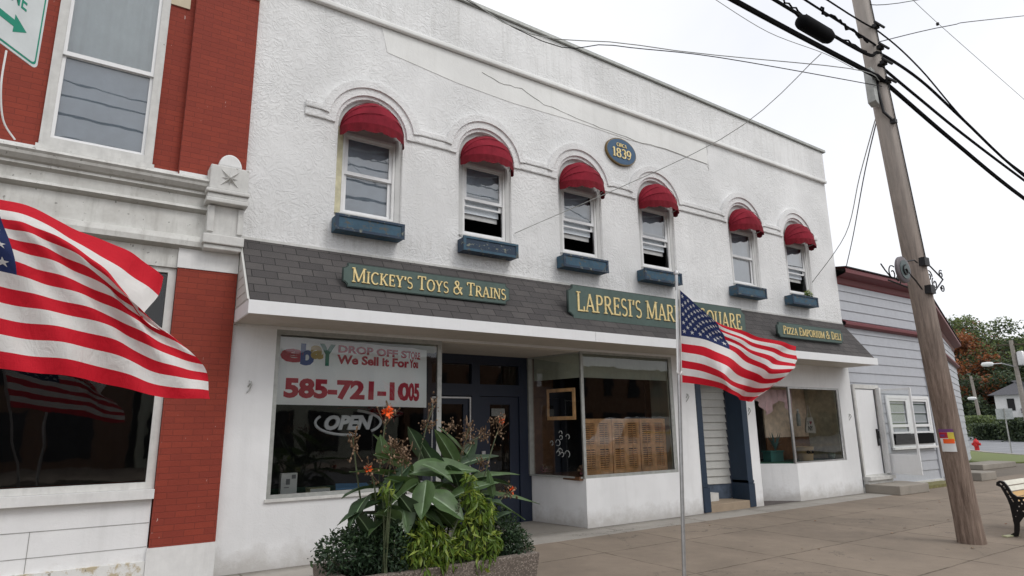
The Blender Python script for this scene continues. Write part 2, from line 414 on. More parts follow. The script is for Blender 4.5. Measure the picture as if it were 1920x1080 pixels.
def text_mesh(txt, size, ext=.003, off=0.0, shear=0, space=1.0, res=3):
    cu = bpy.data.curves.new('t', 'FONT'); cu.body = txt; cu.size = size; cu.extrude = ext; cu.offset = off; cu.shear = shear
    cu.space_character = space; cu.resolution_u = res
    o = bpy.data.objects.new('t', cu); COL.objects.link(o)
    dg = bpy.context.evaluated_depsgraph_get(); me = bpy.data.meshes.new_from_object(o.evaluated_get(dg)); bpy.data.objects.remove(o)
    vs = [tuple(v.co) for v in me.vertices]; fs = [tuple(p.vertices) for p in me.polygons]
    return vs, fs
def put_text(txt, x0, x1, z0, z1, fn, name, mat, parent, ext=.003, off=0.0, shear=0, space=1.0):
    """text fitted to a rectangle of the sign; fn maps (x, z, depth) to the world"""
    vs, fs = text_mesh(txt, 1.0, .5, off, shear, space)
    xs = [v[0] for v in vs]; zs = [v[1] for v in vs]; a, b, c, d = min(xs), max(xs), min(zs), max(zs)
    mb = MB(); mb.raw = 1
    mb.add([fn(x0 + (v[0] - a) / (b - a) * (x1 - x0), z0 + (v[1] - c) / (d - c) * (z1 - z0), v[2] * 2 * ext) for v in vs], fs)
    return mb.build(name, mat, parent)

# ------------------------------------------------------------------ serif letters drawn as pen strokes
def arc(cx, cy, rx, ry, a0, a1, n=14):
    return [(cx + rx * math.cos(math.radians(a0 + (a1 - a0) * i / n)), cy + ry * math.sin(math.radians(a0 + (a1 - a0) * i / n))) for i in range(n + 1)]
# glyph: width, strokes [(pts, kind)], serifs [(x, y, halfwidth)]
GL = {
 'M': (1.0, [([(.12, 0), (.12, 1)], 'n'), ([(.12, 1), (.48, .05)], 'k'), ([(.48, .05), (.86, 1)], 'n'), ([(.86, 1), (.86, 0)], 'k')], [(.12, 0, .12), (.86, 0, .14), (.08, 1, .1), (.9, 1, .1)]),
 'I': (.36, [([(.18, 0), (.18, 1)], 'k')], [(.18, 0, .15), (.18, 1, .15)]),
 'C': (.76, [(arc(.43, .5, .36, .5, 50, 310, 22), 'p')], []),
 'K': (.78, [([(.16, 0), (.16, 1)], 'k'), ([(.2, .42), (.64, 1)], 'n'), ([(.32, .56), (.68, 0)], 'k')], [(.16, 0, .14), (.16, 1, .14), (.68, 0, .12), (.64, 1, .12)]),
 'E': (.66, [([(.16, 0), (.16, 1)], 'k'), ([(.1, .98), (.56, .98)], 'n'), ([(.16, .52), (.46, .52)], 'n'), ([(.1, .02), (.6, .02)], 'n'), ([(.56, 1), (.56, .82)], 'n'), ([(.6, 0), (.6, .2)], 'n'), ([(.46, .62), (.46, .42)], 'n')], []),
 'Y': (.76, [([(.1, 1), (.38, .48)], 'k'), ([(.66, 1), (.38, .48)], 'n'), ([(.38, .5), (.38, 0)], 'k')], [(.38, 0, .14), (.1, 1, .13), (.66, 1, .11)]),
 "'": (.2, [([(.12, 1), (.08, .72)], 'k')], []),
 'S': (.6, [(arc(.3, .75, .21, .24, 40, 190, 10) + arc(.3, .745, .21, .24, 200, 270, 4)[1:] + arc(.3, .25, .23, .25, 90, -140, 14)[1:], 's')], []),
 'T': (.74, [([(.37, 0), (.37, 1)], 'k'), ([(.06, .98), (.68, .98)], 'n'), ([(.06, 1), (.06, .8)], 'n'), ([(.68, 1), (.68, .8)], 'n')], [(.37, 0, .15)]),
 'O': (.84, [(arc(.42, .5, .35, .5, 0, 360, 28), 'p')], []),
 '&': (.86, [([(.80, .0), (.24, .78)] , 'k'), (arc(.36, .80, .15, .19, 190, -30, 12) + [(.40, .58), (.28, .48)] + arc(.32, .25, .24, .26, 110, 300, 12), 's'), ([(.44, .03), (.62, .2), (.72, .46)], 'n')], [(.72, .48, .1)]),
 'R': (.76, [([(.16, 0), (.16, 1)], 'k'), ([(.1, .98), (.34, .98)] + arc(.36, .74, .22, .24, 90, -90, 12) + [(.16, .5)], 'p'), ([(.36, .5), (.7, 0)], 'k')], [(.16, 0, .14), (.72, 0, .1)]),
 'P': (.66, [([(.16, 0), (.16, 1)], 'k'), ([(.1, .98), (.34, .98)] + arc(.36, .73, .22, .25, 90, -90, 12) + [(.16, .48)], 'p')], [(.16, 0, .15)]),
 'A': (.80, [([(.1, 0), (.39, 1)], 'n'), ([(.39, 1), (.7, 0)], 'k'), ([(.19, .33), (.6, .33)], 'n')], [(.1, 0, .11), (.7, 0, .13)]),
 'N': (.84, [([(.14, 0), (.14, 1)], 'n'), ([(.14, 1), (.7, 0)], 'k'), ([(.7, 0), (.7, 1)], 'n')], [(.14, 0, .12), (.1, 1, .1), (.7, 1, .12)]),
 'L': (.62, [([(.16, 0), (.16, 1)], 'k'), ([(.1, .02), (.58, .02)], 'n'), ([(.58, 0), (.58, .24)], 'n')], [(.16, 1, .14)]),
 'Q': (.84, [(arc(.42, .5, .35, .5, 0, 360, 28), 'p'), ([(.4, .1), (.78, -.16)], 'k')], []),
 'U': (.80, [([(.16, 1), (.16, .3)] + arc(.41, .3, .25, .3, 180, 360, 14) + [(.66, 1)], 'p')], [(.16, 1, .14), (.66, 1, .12)]),
 'Z': (.66, [([(.08, .97), (.58, .97)], 'n'), ([(.58, .97), (.06, .03)], 'k'), ([(.06, .03), (.6, .03)], 'n'), ([(.08, 1), (.08, .8)], 'n'), ([(.6, 0), (.6, .2)], 'n')], []),
 'D': (.80, [([(.16, 0), (.16, 1)], 'k'), ([(.08, .98), (.32, .98)] + arc(.34, .5, .36, .48, 90, -90, 18) + [(.08, .02)], 'p')], []),
 '1': (.42, [([(.2, 0), (.2, 1), (.06, .86)], 'k')], [(.2, 0, .16)]),
 '8': (.62, [(arc(.3, .75, .19, .23, -90, 270, 20), 'p'), (arc(.3, .26, .23, .26, 90, 450, 20), 'p')], []),
 '3': (.58, [(arc(.27, .75, .2, .24, 150, -80, 14), 'p'), (arc(.27, .26, .23, .26, 85, -150, 14), 'p')], []),
 '9': (.62, [(arc(.31, .68, .22, .3, 0, 360, 18), 'p'), ([(.53, .68), (.48, .25), (.3, .02), (.12, .08)], 'n')], []),
 ' ': (.34, [], [])}
def serif(txt, x0, x1, z0, z1, fn, name, mat, parent, small=None, thick=.125, thin=.055, depth=.012):
    """txt: capitals; characters listed after '^' start tall, the others use the small height"""
    items = []; x = 0; tall = True
    for ch in txt:
        if ch == '^': tall = True; continue
        sc = 1.0 if (tall or small is None) else small
        items.append((ch, x, sc)); x += GL[ch][0] * sc + .05; tall = False
    W = x - .05; kx = (x1 - x0) / W; kz = z1 - z0; mb = MB(); n = 0
    th = thick; tn = thin
    def seg(a, b, wa, wb, dep):
        a = Vector(a); b = Vector(b); d = (b - a)
        if d.length < 1e-6: return
        d.normalize(); p = Vector((-d.y, d.x)); e = d * .008
        q = [a - e + p * wa / 2, a - e - p * wa / 2, b + e - p * wb / 2, b + e + p * wb / 2]
        fr = [fn(x0 + v.x * kx, z0 + v.y * kz, dep) for v in q]; bk = [fn(x0 + v.x * kx, z0 + v.y * kz, 0) for v in q]
        mb.add(fr + bk, [(0, 1, 2, 3), (0, 4, 5, 1), (1, 5, 6, 2), (2, 6, 7, 3), (3, 7, 4, 0)])
    for ch, ox, sc in items:
        w, strokes, ser = GL[ch]
        for pts, kind in strokes:
            P = [(ox + a * sc, b * sc) for a, b in pts]; ws = []
            for i in range(len(P)):
                a = Vector(P[max(0, i - 1)]); b = Vector(P[min(len(P) - 1, i + 1)]); d = b - a; d = d.normalized() if d.length else d
                if kind == 'k': wv = th
                elif kind == 'n': wv = tn
                elif kind == 's': wv = tn + (th - tn) * (1 - abs(d.y)) ** .7 if 0.25 < i / len(P) < .75 else tn + (th - tn) * .55 * abs(d.y)
                else: wv = tn + (th - tn) * abs(d.y) ** 1.3
                ws.append(wv * (sc ** .5))
            for i in range(len(P) - 1):
                n += 1; seg(P[i], P[i + 1], ws[i], ws[i + 1], depth + .00025 * (n % 9))
        for sx, sy, hw in ser:
            n += 1; seg((ox + (sx - hw) * sc, (sy + (.025 if sy < .5 else -.025)) * sc), (ox + (sx + hw) * sc, (sy + (.025 if sy < .5 else -.025)) * sc), .06, .06, depth + .0025 + .0002 * (n % 5))
    mb.raw = 1
    return mb.build(name, mat, parent)

# ------------------------------------------------------------------ world and sun (overcast)
w = bpy.data.worlds.new('World'); scene.world = w; w.use_nodes = True
n = w.node_tree.nodes; l = w.node_tree.links; bg = n['Background']
sky = n.new('ShaderNodeTexSky'); sky.sky_type = 'NISHITA'; sky.sun_disc = False; sky.sun_elevation = math.radians(50); sky.sun_rotation = math.radians(200)
bs = n.new('ShaderNodeVectorMath'); bs.operation = 'SCALE'; bs.inputs[3].default_value = .10; l.new(sky.outputs[0], bs.inputs[0])
tc = n.new('ShaderNodeTexCoord'); nz = n.new('ShaderNodeTexNoise'); nz.inputs['Scale'].default_value = 1.6; nz.inputs['Detail'].default_value = 5; nz.inputs['Distortion'].default_value = .4
l.new(tc.outputs['Generated'], nz.inputs['Vector'])
cr = n.new('ShaderNodeValToRGB'); cr.color_ramp.elements[0].position = .3; cr.color_ramp.elements[0].color = (.90, .92, .98, 1); cr.color_ramp.elements[1].position = .7; cr.color_ramp.elements[1].color = (1.10, 1.10, 1.11, 1)
l.new(nz.outputs['Fac'], cr.inputs[0])
mx = n.new('ShaderNodeMix'); mx.data_type = 'RGBA'; mx.inputs[0].default_value = .94; l.new(bs.outputs[0], mx.inputs[6]); l.new(cr.outputs[0], mx.inputs[7])
l.new(mx.outputs[2], bg.inputs[0]); bg.inputs[1].default_value = 1.07
sd = bpy.data.lights.new('sun', 'SUN'); sd.energy = 1.25; sd.angle = math.radians(25); sd.color = (1, .97, .93)
so = bpy.data.objects.new('sun', sd); COL.objects.link(so)
so.rotation_euler = Vector((-.25, .75, -.9)).to_track_quat('-Z', 'Y').to_euler()
scene.view_settings.view_transform = 'Standard'; scene.view_settings.look = 'None'; scene.view_settings.exposure = 0

# ------------------------------------------------------------------ ground
g = MB(); N = 40
def terr(x, y):
    d = math.hypot(x, y + 8)
    h = 0.0
    if x > 52: h = (x - 52) * .055 + max(0, x - 78) * .06
    return h - .16
xs = [-600, -200, -60, 0, 20, 30, 40, 50, 56, 62, 70, 78, 86, 95, 110, 140, 200, 400, 900]
ys = [-600, -300, -100, -60, -40, -20, -6.5, 0, 5, 10, 15, 20, 30, 45, 70, 120, 300, 600]
g.v = [(x, y, terr(min(x, 200), y)) for y in ys for x in xs]
for j in range(len(ys) - 1):
    for i in range(len(xs) - 1):
        a = j * len(xs) + i; g.f.append((a, a + 1, a + 1 + len(xs), a + len(xs))); g.mi.append(0)
struct(g.build('ground', M['grass'], smooth=True), 'grassy ground rising gently behind the far road', 'ground')
struct(MB().box(-60, 36, -6.0, 3.0, -.15, 0).build('sidewalk', M['sidewalk']), 'brown grey concrete sidewalk in front of the shops', 'sidewalk')
struct(MB().box(-60, 15.4, -.62, 0.35, -.1, .006).build('pavement', M['apron']), 'paler concrete strip along the foot of the white building', 'pavement')
struct(MB().box(-60, 36, -6.18, -6.004, -.15, .005).build('kerb', M['kerb'], bevel=.015), 'concrete kerb along the near edge of the sidewalk', 'kerb')
struct(MB().box(-60, 36, -19, -6.184, -.3, -.14).build('road', M['asphalt']), 'dark asphalt street beside the sidewalk', 'road')
rd = MB(); pr = [(36.0, 3.3), (36.0, -60), (60, -60), (74, 15), (64, 30), (44, 9.2)]
rd.add([(x, y, .012 if x < 50 else terr(x, y) + .17 + .012) for x, y in pr], [tuple(range(6))])
rd = MB()
for i in range(10):
    t0, t1 = i / 10, (i + 1) / 10
    def L(t): return Vector((36.4 + 6.5 * t, 3.6 + 5.4 * t * t + .6 * t)) if t >= 0 else 0
rp = [(36.4, -40, 36.4, 3.4), (44, -40, 40, 6.3), (52, -40, 46, 12), (60, -40, 56, 20), (72, -40, 72, 22)]
vs = []
for (a, b, c, d) in rp:
    for k in range(6):
        x = a + (c - a) * k / 5; y = b + (d - b) * k / 5; vs.append((x, y, max(terr(x, y) + .02, -.02) + .01))
fs = [(i * 6 + k, (i + 1) * 6 + k, (i + 1) * 6 + k + 1, i * 6 + k + 1) for i in range(4) for k in range(5)]
struct(MB().add(vs, fs).build('side_road', M['road_far']), 'pale grey side road beyond the grass verge', 'road')
vg = [(29.4, 3.3), (30.0, 1.9), (31.5, 1.3), (36.2, 1.5), (36.2, 3.6), (38.5, 5.9), (42.5, 8.6), (41, 9.5), (35, 6.5)]
struct(MB().prism([(x, y, .004) for x, y in vg], (0, 0, .05)).build('grass_verge', M['grass']), 'green grass verge between sidewalk and side road', 'verge')
struct(MB().box(28, 37, 3.0, 9.0, -.15, -.004).build('sidewalk', M['sidewalk']), 'far end of the sidewalk beside the grey house', 'sidewalk')
sk = [(36.2, -6), (36.4, -6), (36.4, 3.6), (38.7, 5.85), (42.7, 8.6), (42.5, 8.8), (38.4, 6.0), (36.2, 3.75)]
struct(MB().prism([(x, y, -.02) for x, y in sk], (0, 0, .10)).build('kerb', M['kerb']), 'pale kerb curving round the grass verge', 'kerb')

# ------------------------------------------------------------------ white commercial building
WB = thing('commercial_building', 'long white stuccoed two storey building with arched windows and dark shingled pent roof', 'building', (8.4, 0, 0))
XL, XR = 1.425, 15.35
CX = [3.10, 5.06, 7.06, 9.0, 11.72, 13.75]
def arch_open(cx, r=.5, zb=4.5, zs=5.88, n=18):
    return [(cx - r, zb)] + [(cx + r, zb)] + [(cx + r * math.cos(PI * i / n), zs + r * math.sin(PI * i / n)) for i in range(n + 1)]
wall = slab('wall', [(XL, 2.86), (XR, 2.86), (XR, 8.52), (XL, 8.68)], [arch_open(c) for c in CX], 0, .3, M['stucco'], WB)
# storefront masonry below
mb = MB()
mb.box(XL, 1.95, 0, .3, 0, 2.86).box(1.95, 4.26, 0, .3, 0, .80).box(1.95, 2.0, .02, .3, .8, 2.86)
mb.box(6.95, 9.15, 0, .3, 0, .77).box(9.15, 9.75, 0, .3, 0, 2.86)
mb.box(11.27, 11.56, 0, .3, 0, 2.86).box(12.82, 14.80, 0, .3, 0, .77).box(14.80, XR, 0, .3, 0, 2.86)
mb.box(11.56, 14.80, 0, .3, 2.40, 2.86).box(9.75, 11.27, 0, .3, 2.45, 2.86)
def dprism(mb, pts, z0, z1, th=.05):
    for (a, b) in zip(pts[:-1], pts[1:]):
        a = Vector(a); b = Vector(b); d = (b - a).normalized(); nn = Vector((-d.y, d.x)) * th
        mb.prism([(a.x, a.y, z0), (b.x, b.y, z0), (b.x + nn.x, b.y + nn.y, z0), (a.x + nn.x, a.y + nn.y, z0)], (0, 0, z1 - z0))
dprism(mb, [(6.95, .002), (6.72, 1.25)], 0.0, .77, -.06)
dprism(mb, [(12.82, .002), (11.85, .85)], 0.0, .77, -.06)
dprism(mb, [(4.26, .002), (4.62, 1.25)], 0, .80, .06)
mb.build('storefront_wall', M['stucco_smooth'], WB)
# body behind the facade: side walls, rear, roof, floors
mb = MB()
mb.box(XL, XL + .2, .3, 12, 0, 8.3).box(XR - .2, XR, .3, 12, 0, 8.3).box(XL, XR, 12, 12.2, 0, 8.3)
mb.build('rear_wall', M['stucco'], WB)
MB().prism([(XL, .32, 8.30), (XR, .32, 8.20), (XR, 12.2, 8.0), (XL, 12.2, 8.0)], (0, 0, .08)).build('roof', M['roof_dark'], WB)
mb = MB().box(XL + .2, XR - .2, .3, 12, 2.95, 3.05).box(XL + .2, XR - .2, 3.2, 3.3, 0, 2.95)
for x in (4.75, 6.78, 9.7, 11.3): mb.box(x, x + .04, 1.3, 3.2, 0, 2.95)
mb.box(XL + .2, XR - .2, 1.6, 1.7, 3.06, 8.1)
mb.build('interior_wall', M['dark_room'], WB)
# parapet: slightly proud upper panel, coping, string course shadow line
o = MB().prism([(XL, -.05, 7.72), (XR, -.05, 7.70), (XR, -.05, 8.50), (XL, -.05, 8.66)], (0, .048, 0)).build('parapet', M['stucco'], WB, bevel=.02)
MB().prism([(XL, -.10, 8.66), (XR + .06, -.10, 8.50), (XR + .06, .34, 8.50), (XL, .34, 8.66)], (0, 0, .06)).build('coping', M['alu_dull'], WB)
o = MB().prism([(XL, -.075, 7.66), (XR, -.075, 7.64), (XR, -.075, 7.72), (XL, -.075, 7.74)], (0, .074, 0)).build('string_course', M['stucco_patch'], WB, bevel=.02)
# smoother repaired strip below the string course and its cracks
pp = [at(900, 128, -.004), at(1000, 158, -.004), at(1130, 200, -.004), at(1318, 272, -.004), at(1324, 306, -.004), at(1318, 292, -.004), at(1180, 240, -.004), at(1050, 192, -.004), at(930, 148, -.004)]
pw = [(3.2, 7.64), (10.7, 7.63), (10.72, 7.12), (9.6, 7.16), (8.4, 7.10), (7.0, 7.12), (5.6, 7.08), (4.5, 7.12), (3.3, 7.25)]
slab('render_patch', pw, [], -.007, .001, M['stucco_patch'], WB)
def crack(pts, w=.012):
    mb = MB(); P = [Vector(p) for p in pts]; Q = []
    for a, b in zip(P[:-1], P[1:]):
        for k in range(4): 
            t = k / 4; q = a.lerp(b, t); Q.append(q + Vector((random.uniform(-.02, .02), 0, random.uniform(-.015, .015))))
    Q.append(P[-1])
    for a, b in zip(Q[:-1], Q[1:]):
        h = Vector((0, 0, w * random.uniform(.3, 1.0)))
        mb.prism([a, b, b + h, a + h], (0, -.004, 0))
    return mb
cm = crack([(5.0, -.008, 7.47), (5.35, -.008, 7.38), (5.8, -.008, 7.40), (6.3, -.008, 7.25), (7.0, -.008, 7.20), (7.6, -.008, 7.15), (8.5, -.008, 7.12), (9.4, -.008, 7.15), (10.7, -.008, 7.12)])
cm2 = crack([(10.72, -.003, 7.55), (10.73, -.003, 7.1), (10.72, -.003, 6.98)]); cm.add(cm2.v, cm2.f)
cm.build('crack', simple('crack_grey', (.30, .29, .27), .9), WB)  # cracks are thin grey strips laid on the render
# arch mouldings and linking bands
def ring(mb, cx, r0, r1, y0, a0=0, n=20, cz=5.88):
    for i in range(n):
        t0 = a0 + (PI - 2 * a0) * i / n; t1 = a0 + (PI - 2 * a0) * (i + 1) / n
        q = [(cx + r * math.cos(t), y0, cz + r * math.sin(t)) for r, t in ((r0, t0), (r1, t0), (r1, t1), (r0, t1))]
        mb.add([*q, *[(x, .001, z) for x, y, z in q]], [(0, 1, 2, 3), (1, 5, 6, 2), (0, 3, 7, 4)] + ([(0, 4, 5, 1)] if i == 0 else []) + ([(3, 2, 6, 7)] if i == n - 1 else []))
for i, c in enumerate(CX):
    mb = MB(); ring(mb, c, .66, .77, -.062, .16); ring(mb, c, .55, .66, -.034)
    mb.build('arch_moulding', M['stucco'], WB, smooth=True)
ends = [2.12] + [None] * 5
spans = [(2.12, CX[0] - .64)] + [(CX[i] + .64, CX[i + 1] - .64) for i in range(5)] + [(CX[5] + .64, 14.62)]
for a, b in spans:
    MB().box(a, b, -.055, .001, 6.0, 6.10).box(a, b, -.034, .001, 5.88, 6.0).build('band_moulding', M['stucco'], WB, bevel=.018)
# upper windows
OPEN = [0, 1, 1, 1, 0, 1]
for i, c in enumerate(CX):
    op = arch_open(c, .499, 4.5)
    gx0, gx1, gz0, gz1 = c - .315, c + .315, 4.645, 5.72
    win = slab('window', op, [[(c - .40, 4.56), (c + .40, 4.56), (c + .40, 5.80), (c - .40, 5.80)]], .07, .16, M['sash_grey'], WB)
    if i == 0: win['label'] = 'window with yellowed paint down its left jamb'
    def rect(x0, x1, z0, z1): return [(x0, z0), (x1, z0), (x1, z1), (x0, z1)]
    slab('frame', rect(c - .40, c + .40, 4.56, 5.80), [rect(c - .365, c + .365, 4.60, 5.76)], .05, .12, M['white'], win)
    zr = 5.19
    slab('sash', rect(c - .364, c + .364, zr - .02, 5.759), [rect(gx0, gx1, zr + .03, gz1)], .075, .105, M['white_new'], win)
    if OPEN[i]:
        zl = 4.60 + .02; 
        slab('sash', rect(c - .364, c + .364, zr - .12, 5.30), [rect(gx0, gx1, zr - .09, 5.27)], .11, .135, M['white_new'], win)
        slab('sash', rect(c - .364, c + .364, 4.601, 4.64), [], .075, .105, M['white_new'], win)
        MB().box(gx0 - .03, gx1 + .03, .17, .172, 4.98, 5.75).build('blind', M['curtain_dk'], win)
        MB().quad((gx0, .09, zr + .03), (gx1, .09, zr + .03), (gx1, .09, gz1), (gx0, .09, gz1)).build('pane', M['glass_up'], win)
        MB().box(gx0 - .02, gx1 + .02, .20, .21, 4.90, 4.99).build('shade_bar', M['sash_grey'], win)
    else:
        slab('sash', rect(c - .364, c + .364, 4.601, zr + .015), [rect(gx0, gx1, 4.645, zr - .03)], .106, .13, M['white_new'], win)
        MB().box(gx0 - .03, gx1 + .03, .165, .167, 4.6, 5.75).build('curtain', M['curtain_dk'], win)
        MB().quad((gx0, .09, zr + .03), (gx1, .09, zr + .03), (gx1, .09, gz1), (gx0, .09, gz1)).quad((gx0, .118, 4.645), (gx1, .118, 4.645), (gx1, .118, zr - .03), (gx0, .118, zr - .03)).build('pane', M['glass_up'], win)
    MB().box(c - .44, c + .44, -.01, .10, 4.50, 4.558).build('sill', M['sash_grey'], win)
    for sgn in (-1, 1):
        MB().box(c + sgn * .45 - .045, c + sgn * .45 + .045, .045, .07, 4.56, 5.86).build('jamb', M['sash_grey'] if (i or sgn > 0) else simple('yellowed_paint', (.60, .56, .38), .7), win)

# awnings
def awning(c, lab):
    sg_ = random.uniform(.010, .028); ph_ = random.uniform(0, 6)
    t = thing('awning', lab, 'awning', (c, 0, 5.8), 'red dome awnings over the upstairs windows')
    R, D, z0 = .478, .38, 5.815; mb = MB(); A = 18; ribs = [0, 22, 45, 68, 90]
    vs = []
    for ph in ribs:
        p = math.radians(ph)
        for j in range(A + 1):
            th = PI * j / A
            dent = sg_ * math.sin(th * 5 + ph_ + p * 2) * math.sin(2 * p) * math.sin(th)
            vs.append((c + R * math.cos(th), -.005 - (D - dent) * math.sin(th) * math.sin(p), z0 + (R - .012 - dent) * math.sin(th) * math.cos(p)))
    fs = [(i * (A + 1) + j, i * (A + 1) + j + 1, (i + 1) * (A + 1) + j + 1, (i + 1) * (A + 1) + j) for i in range(4) for j in range(A)]
    mb.add(vs, fs).build('canopy', M['red_cloth'], t)
    mb = MB(); vs = []; K = 60
    for j in range(K + 1):
        th = PI * j / K; x = c + (R + .002) * math.cos(th); y = -.007 - (D + .003) * math.sin(th)
        s = abs(math.sin(th * 6)) ; fl = .008 * math.sin(th * 24)
        vs += [(x, y, z0), (x, y - fl - .012, z0 - .115 - .03 * s)]
    mb.add(vs, [(2 * j, 2 * j + 1, 2 * j + 3, 2 * j + 2) for j in range(K)]).build('valance', M['red_dark'], t, smooth=True)
    sm_ = MB()
    for k in (22, 45, 68):
        p = math.radians(k); sm_.tube([(c + (R + .002) * math.cos(PI * j / 24), -.007 - (D + .001) * math.sin(PI * j / 24) * math.sin(p), z0 + (R - .010) * math.sin(PI * j / 24) * math.cos(p)) for j in range(25)], .0045, 4)
    sm_.build('seam', M['red_dark'], t)
    mb = MB().tube([(c + (R - .02) * math.cos(PI * j / 16), -.006 - (D - .02) * math.sin(PI * j / 16), z0 - .02) for j in range(17)], .008, 6)
    mb.build('frame_bar', M['alu_dull'], t)
for c, lb in zip(CX, ['red dome awning over the upstairs window nearest the brick building', 'red dome awning above the second window from the left, over the dark peeling flower box',
        'red dome awning just left of and below the blue oval plaque', 'red dome awning just right of and below the blue oval plaque',
        'red dome awning over the second to last window on the right', 'red dome awning over the last window, nearest the roof corner on the right']): awning(c, lb)

# window boxes
BX = [(3.06, 'peeling bright blue window box under the window nearest the brick building', 0), (5.03, 'dark navy window box with a large chipped patch', 1), (6.96, 'blue window box under the window below and left of the oval plaque', 0),
      (8.86, 'blue window box whose right end is crossed by the top of the flagpole', 0), (11.54, 'small plain blue window box above the gap between the two right signs', 0), (13.5, 'blue window box holding a small green plant, farthest right', 0)]
for c, lab, dk in BX:
    mt = M['box_navy'] if dk else M['box_blue']
    t = thing('window_box', lab, 'window box', (c, -.1, 4.24), 'painted wooden flower boxes below the upstairs windows')
    h = .49; y0, y1, z0, z1 = -.215, -.012, 4.24, 4.465
    mb = MB().box(c - h, c + h, y0, y0 + .022, z0 + .02, z1 - .02).box(c - h, c - h + .022, y0 + .022, y1, z0 + .02, z1 - .02).box(c + h - .022, c + h, y0 + .022, y1, z0 + .02, z1 - .02).box(c - h, c + h, y0, y1, z0, z0 + .02)
    mb.build('box_panel', mt, t)
    mb = MB().box(c - h - .012, c + h + .012, y0 - .014, y0 + .024, z1 - .035, z1).box(c - h - .012, c + h + .012, y0 - .014, y0 - .001, z0 - .003, z0 + .035)
    for s in (-1, 1): mb.box(c + s * (h - .01) - .022, c + s * (h - .01) + .022, y0 - .012, y0 - .0005, z0 + .035, z1 - .035)
    mb.build('trim', M['box_navy'] if not dk else M['box_blue'], t)
    MB().box(c - h + .022, c + h - .022, y0 + .022, y1, z0 + .02, z1 - .06).build('soil', M['soil'], t)
def leafcloud(mb, c, r, n, size, mats=3, up=.3, flat=False):
    for _ in range(n):
        while True:
            p = Vector((random.uniform(-1, 1), random.uniform(-1, 1), random.uniform(-1, 1)))
            if p.length <= 1: break
        q = Vector((c[0] + p.x * r[0], c[1] + p.y * r[1], c[2] + p.z * r[2]))
        a = Vector((random.gauss(0, 1), random.gauss(0, 1), random.gauss(0, .6))).normalized(); b = a.cross(Vector((random.gauss(0, 1), random.gauss(0, 1), random.gauss(0, 1)))).normalized()
        s = size * random.uniform(.6, 1.3)
        mi = min(mats - 1, max(0, int((p.z * .5 + .5 + random.uniform(-.35, .35)) * mats)))
        mb.add([q - a * s, q + b * s * .42, q + a * s, q - b * s * .42], [(0, 1, 2, 3)], mi)
pl = MB(); leafcloud(pl, (13.85, -.11, 4.56), (.16, .07, .10), 90, .035, 3)
tag(pl.build('plant', [M['bush'], M['lime_d'], M['lime']]), 'small green plant growing in the farthest right window box', 'plant')

# pent roof, fascia, soffit
E0, E1 = -.81, 15.12
MB().prism([(XL + .02, -.002, 3.98), (XL + .02, E0, 3.055), (E1, E0 + .04, 3.055), (15.34, -.002, 3.98)], (0, .0, -.03)).build('pent_roof', M['shingle'], WB)
MB().prism([(XL, -.012, 3.975), (XR, -.012, 3.975), (XR, -.012, 4.01), (XL, -.012, 4.01)], (0, .011, 0)).build('flashing', M['white_old'], WB)
mb = MB()
for a, b in ((XL, 6.55), (6.556, 11.9), (11.906, E1)): mb.box(a, b, E0 - .02, E0, 2.895, 3.05)
mb.box(XL, XL + .02, E0, 0, 2.895, 3.05).box(E1 - .02, E1, E0, 0, 2.895, 3.05)
mb.build('fascia', M['white_new'], WB)
mb = MB()
for k in range(7): mb.box(XL + .02, E1 - .02, E0 + .003 + k * .115, E0 + .003 + k * .115 + .108, 2.90, 2.915)
mb.box(4.3, 6.9, .003, 1.2, 2.84, 2.859)
mb.build('soffit', M['soffit'], WB)
mb = MB().prism([(XL + .002, -.01, 3.95), (XL + .002, E0 + .02, 3.055), (XL + .002, -.01, 3.055)], (.015, 0, 0)); mb.build('gable_end', M['siding_white'], WB)
mb = MB()
for k in range(7):
    z = 3.07 + k * .11; yy = E0 * (3.95 - z) / .9 + .03
    mb.box(XL - .004, XL + .001, yy, -.02, z, z + .012)
mb.prism([(XL - .012, -.01, 3.98), (XL - .012, E0, 3.06), (XL - .012, E0 + .06, 3.06), (XL - .012, -.01, 3.88)], (.012, 0, 0))
mb.build('gable_trim', M['siding_white'], WB)
MB().prism([(15.335, -.01, 3.95), (E1 - .01, E0 + .05, 3.055), (15.335, -.01, 3.055)], (-.006, 0, 0)).build('gable_end', M['siding_white'], WB)
for hx, hz in ((1.66, 2.15), (9.5, 2.13), (11.33, 1.88), (15.12, 1.76)):
    MB().tube([(hx, -.002, hz + .05), (hx + .015, -.03, hz + .04), (hx + .02, -.045, hz), (hx + .01, -.02, hz - .05), (hx - .02, -.012, hz - .09)], .008, 5).tube([(hx - .012, -.004, hz - .02), (hx + .02, -.012, hz + .03)], .009, 5).build('wall_hook', M['alu_dull'], WB)

# shop windows -----------------------------------------------------
def vquad(a, b, z0, z1): return [(a[0], a[1], z0), (b[0], b[1], z0), (b[0], b[1], z1), (a[0], a[1], z1)]
# left shop window
sw = slab('shop_window', [(1.95, .80), (4.30, .80), (4.30, 2.86), (1.95, 2.86)], [[(2.0, .845), (4.235, .845), (4.235, 2.80), (2.0, 2.80)]], .008, .05, M['alu_dull'], WB)
MB().quad(*vquad((2.0, .03), (4.235, .03), .845, 2.80)).build('pane', M['glass'], sw)
MB().quad(*vquad((4.28, .05), (4.62, 1.2), .845, 2.84)).build('pane', M['glass_soft'], sw)
MB().box(1.93, 4.28, -.03, .007, .765, .80).build('sill', M['white_old'], sw)
MB().box(1.97, 4.3, .055, 1.25, .78, .815).build('display_floor', M['green_cloth'], sw)
MB().box(2.0, 4.28, .20, .23, 2.70, 2.84).build('head_board', M['olive'], sw)
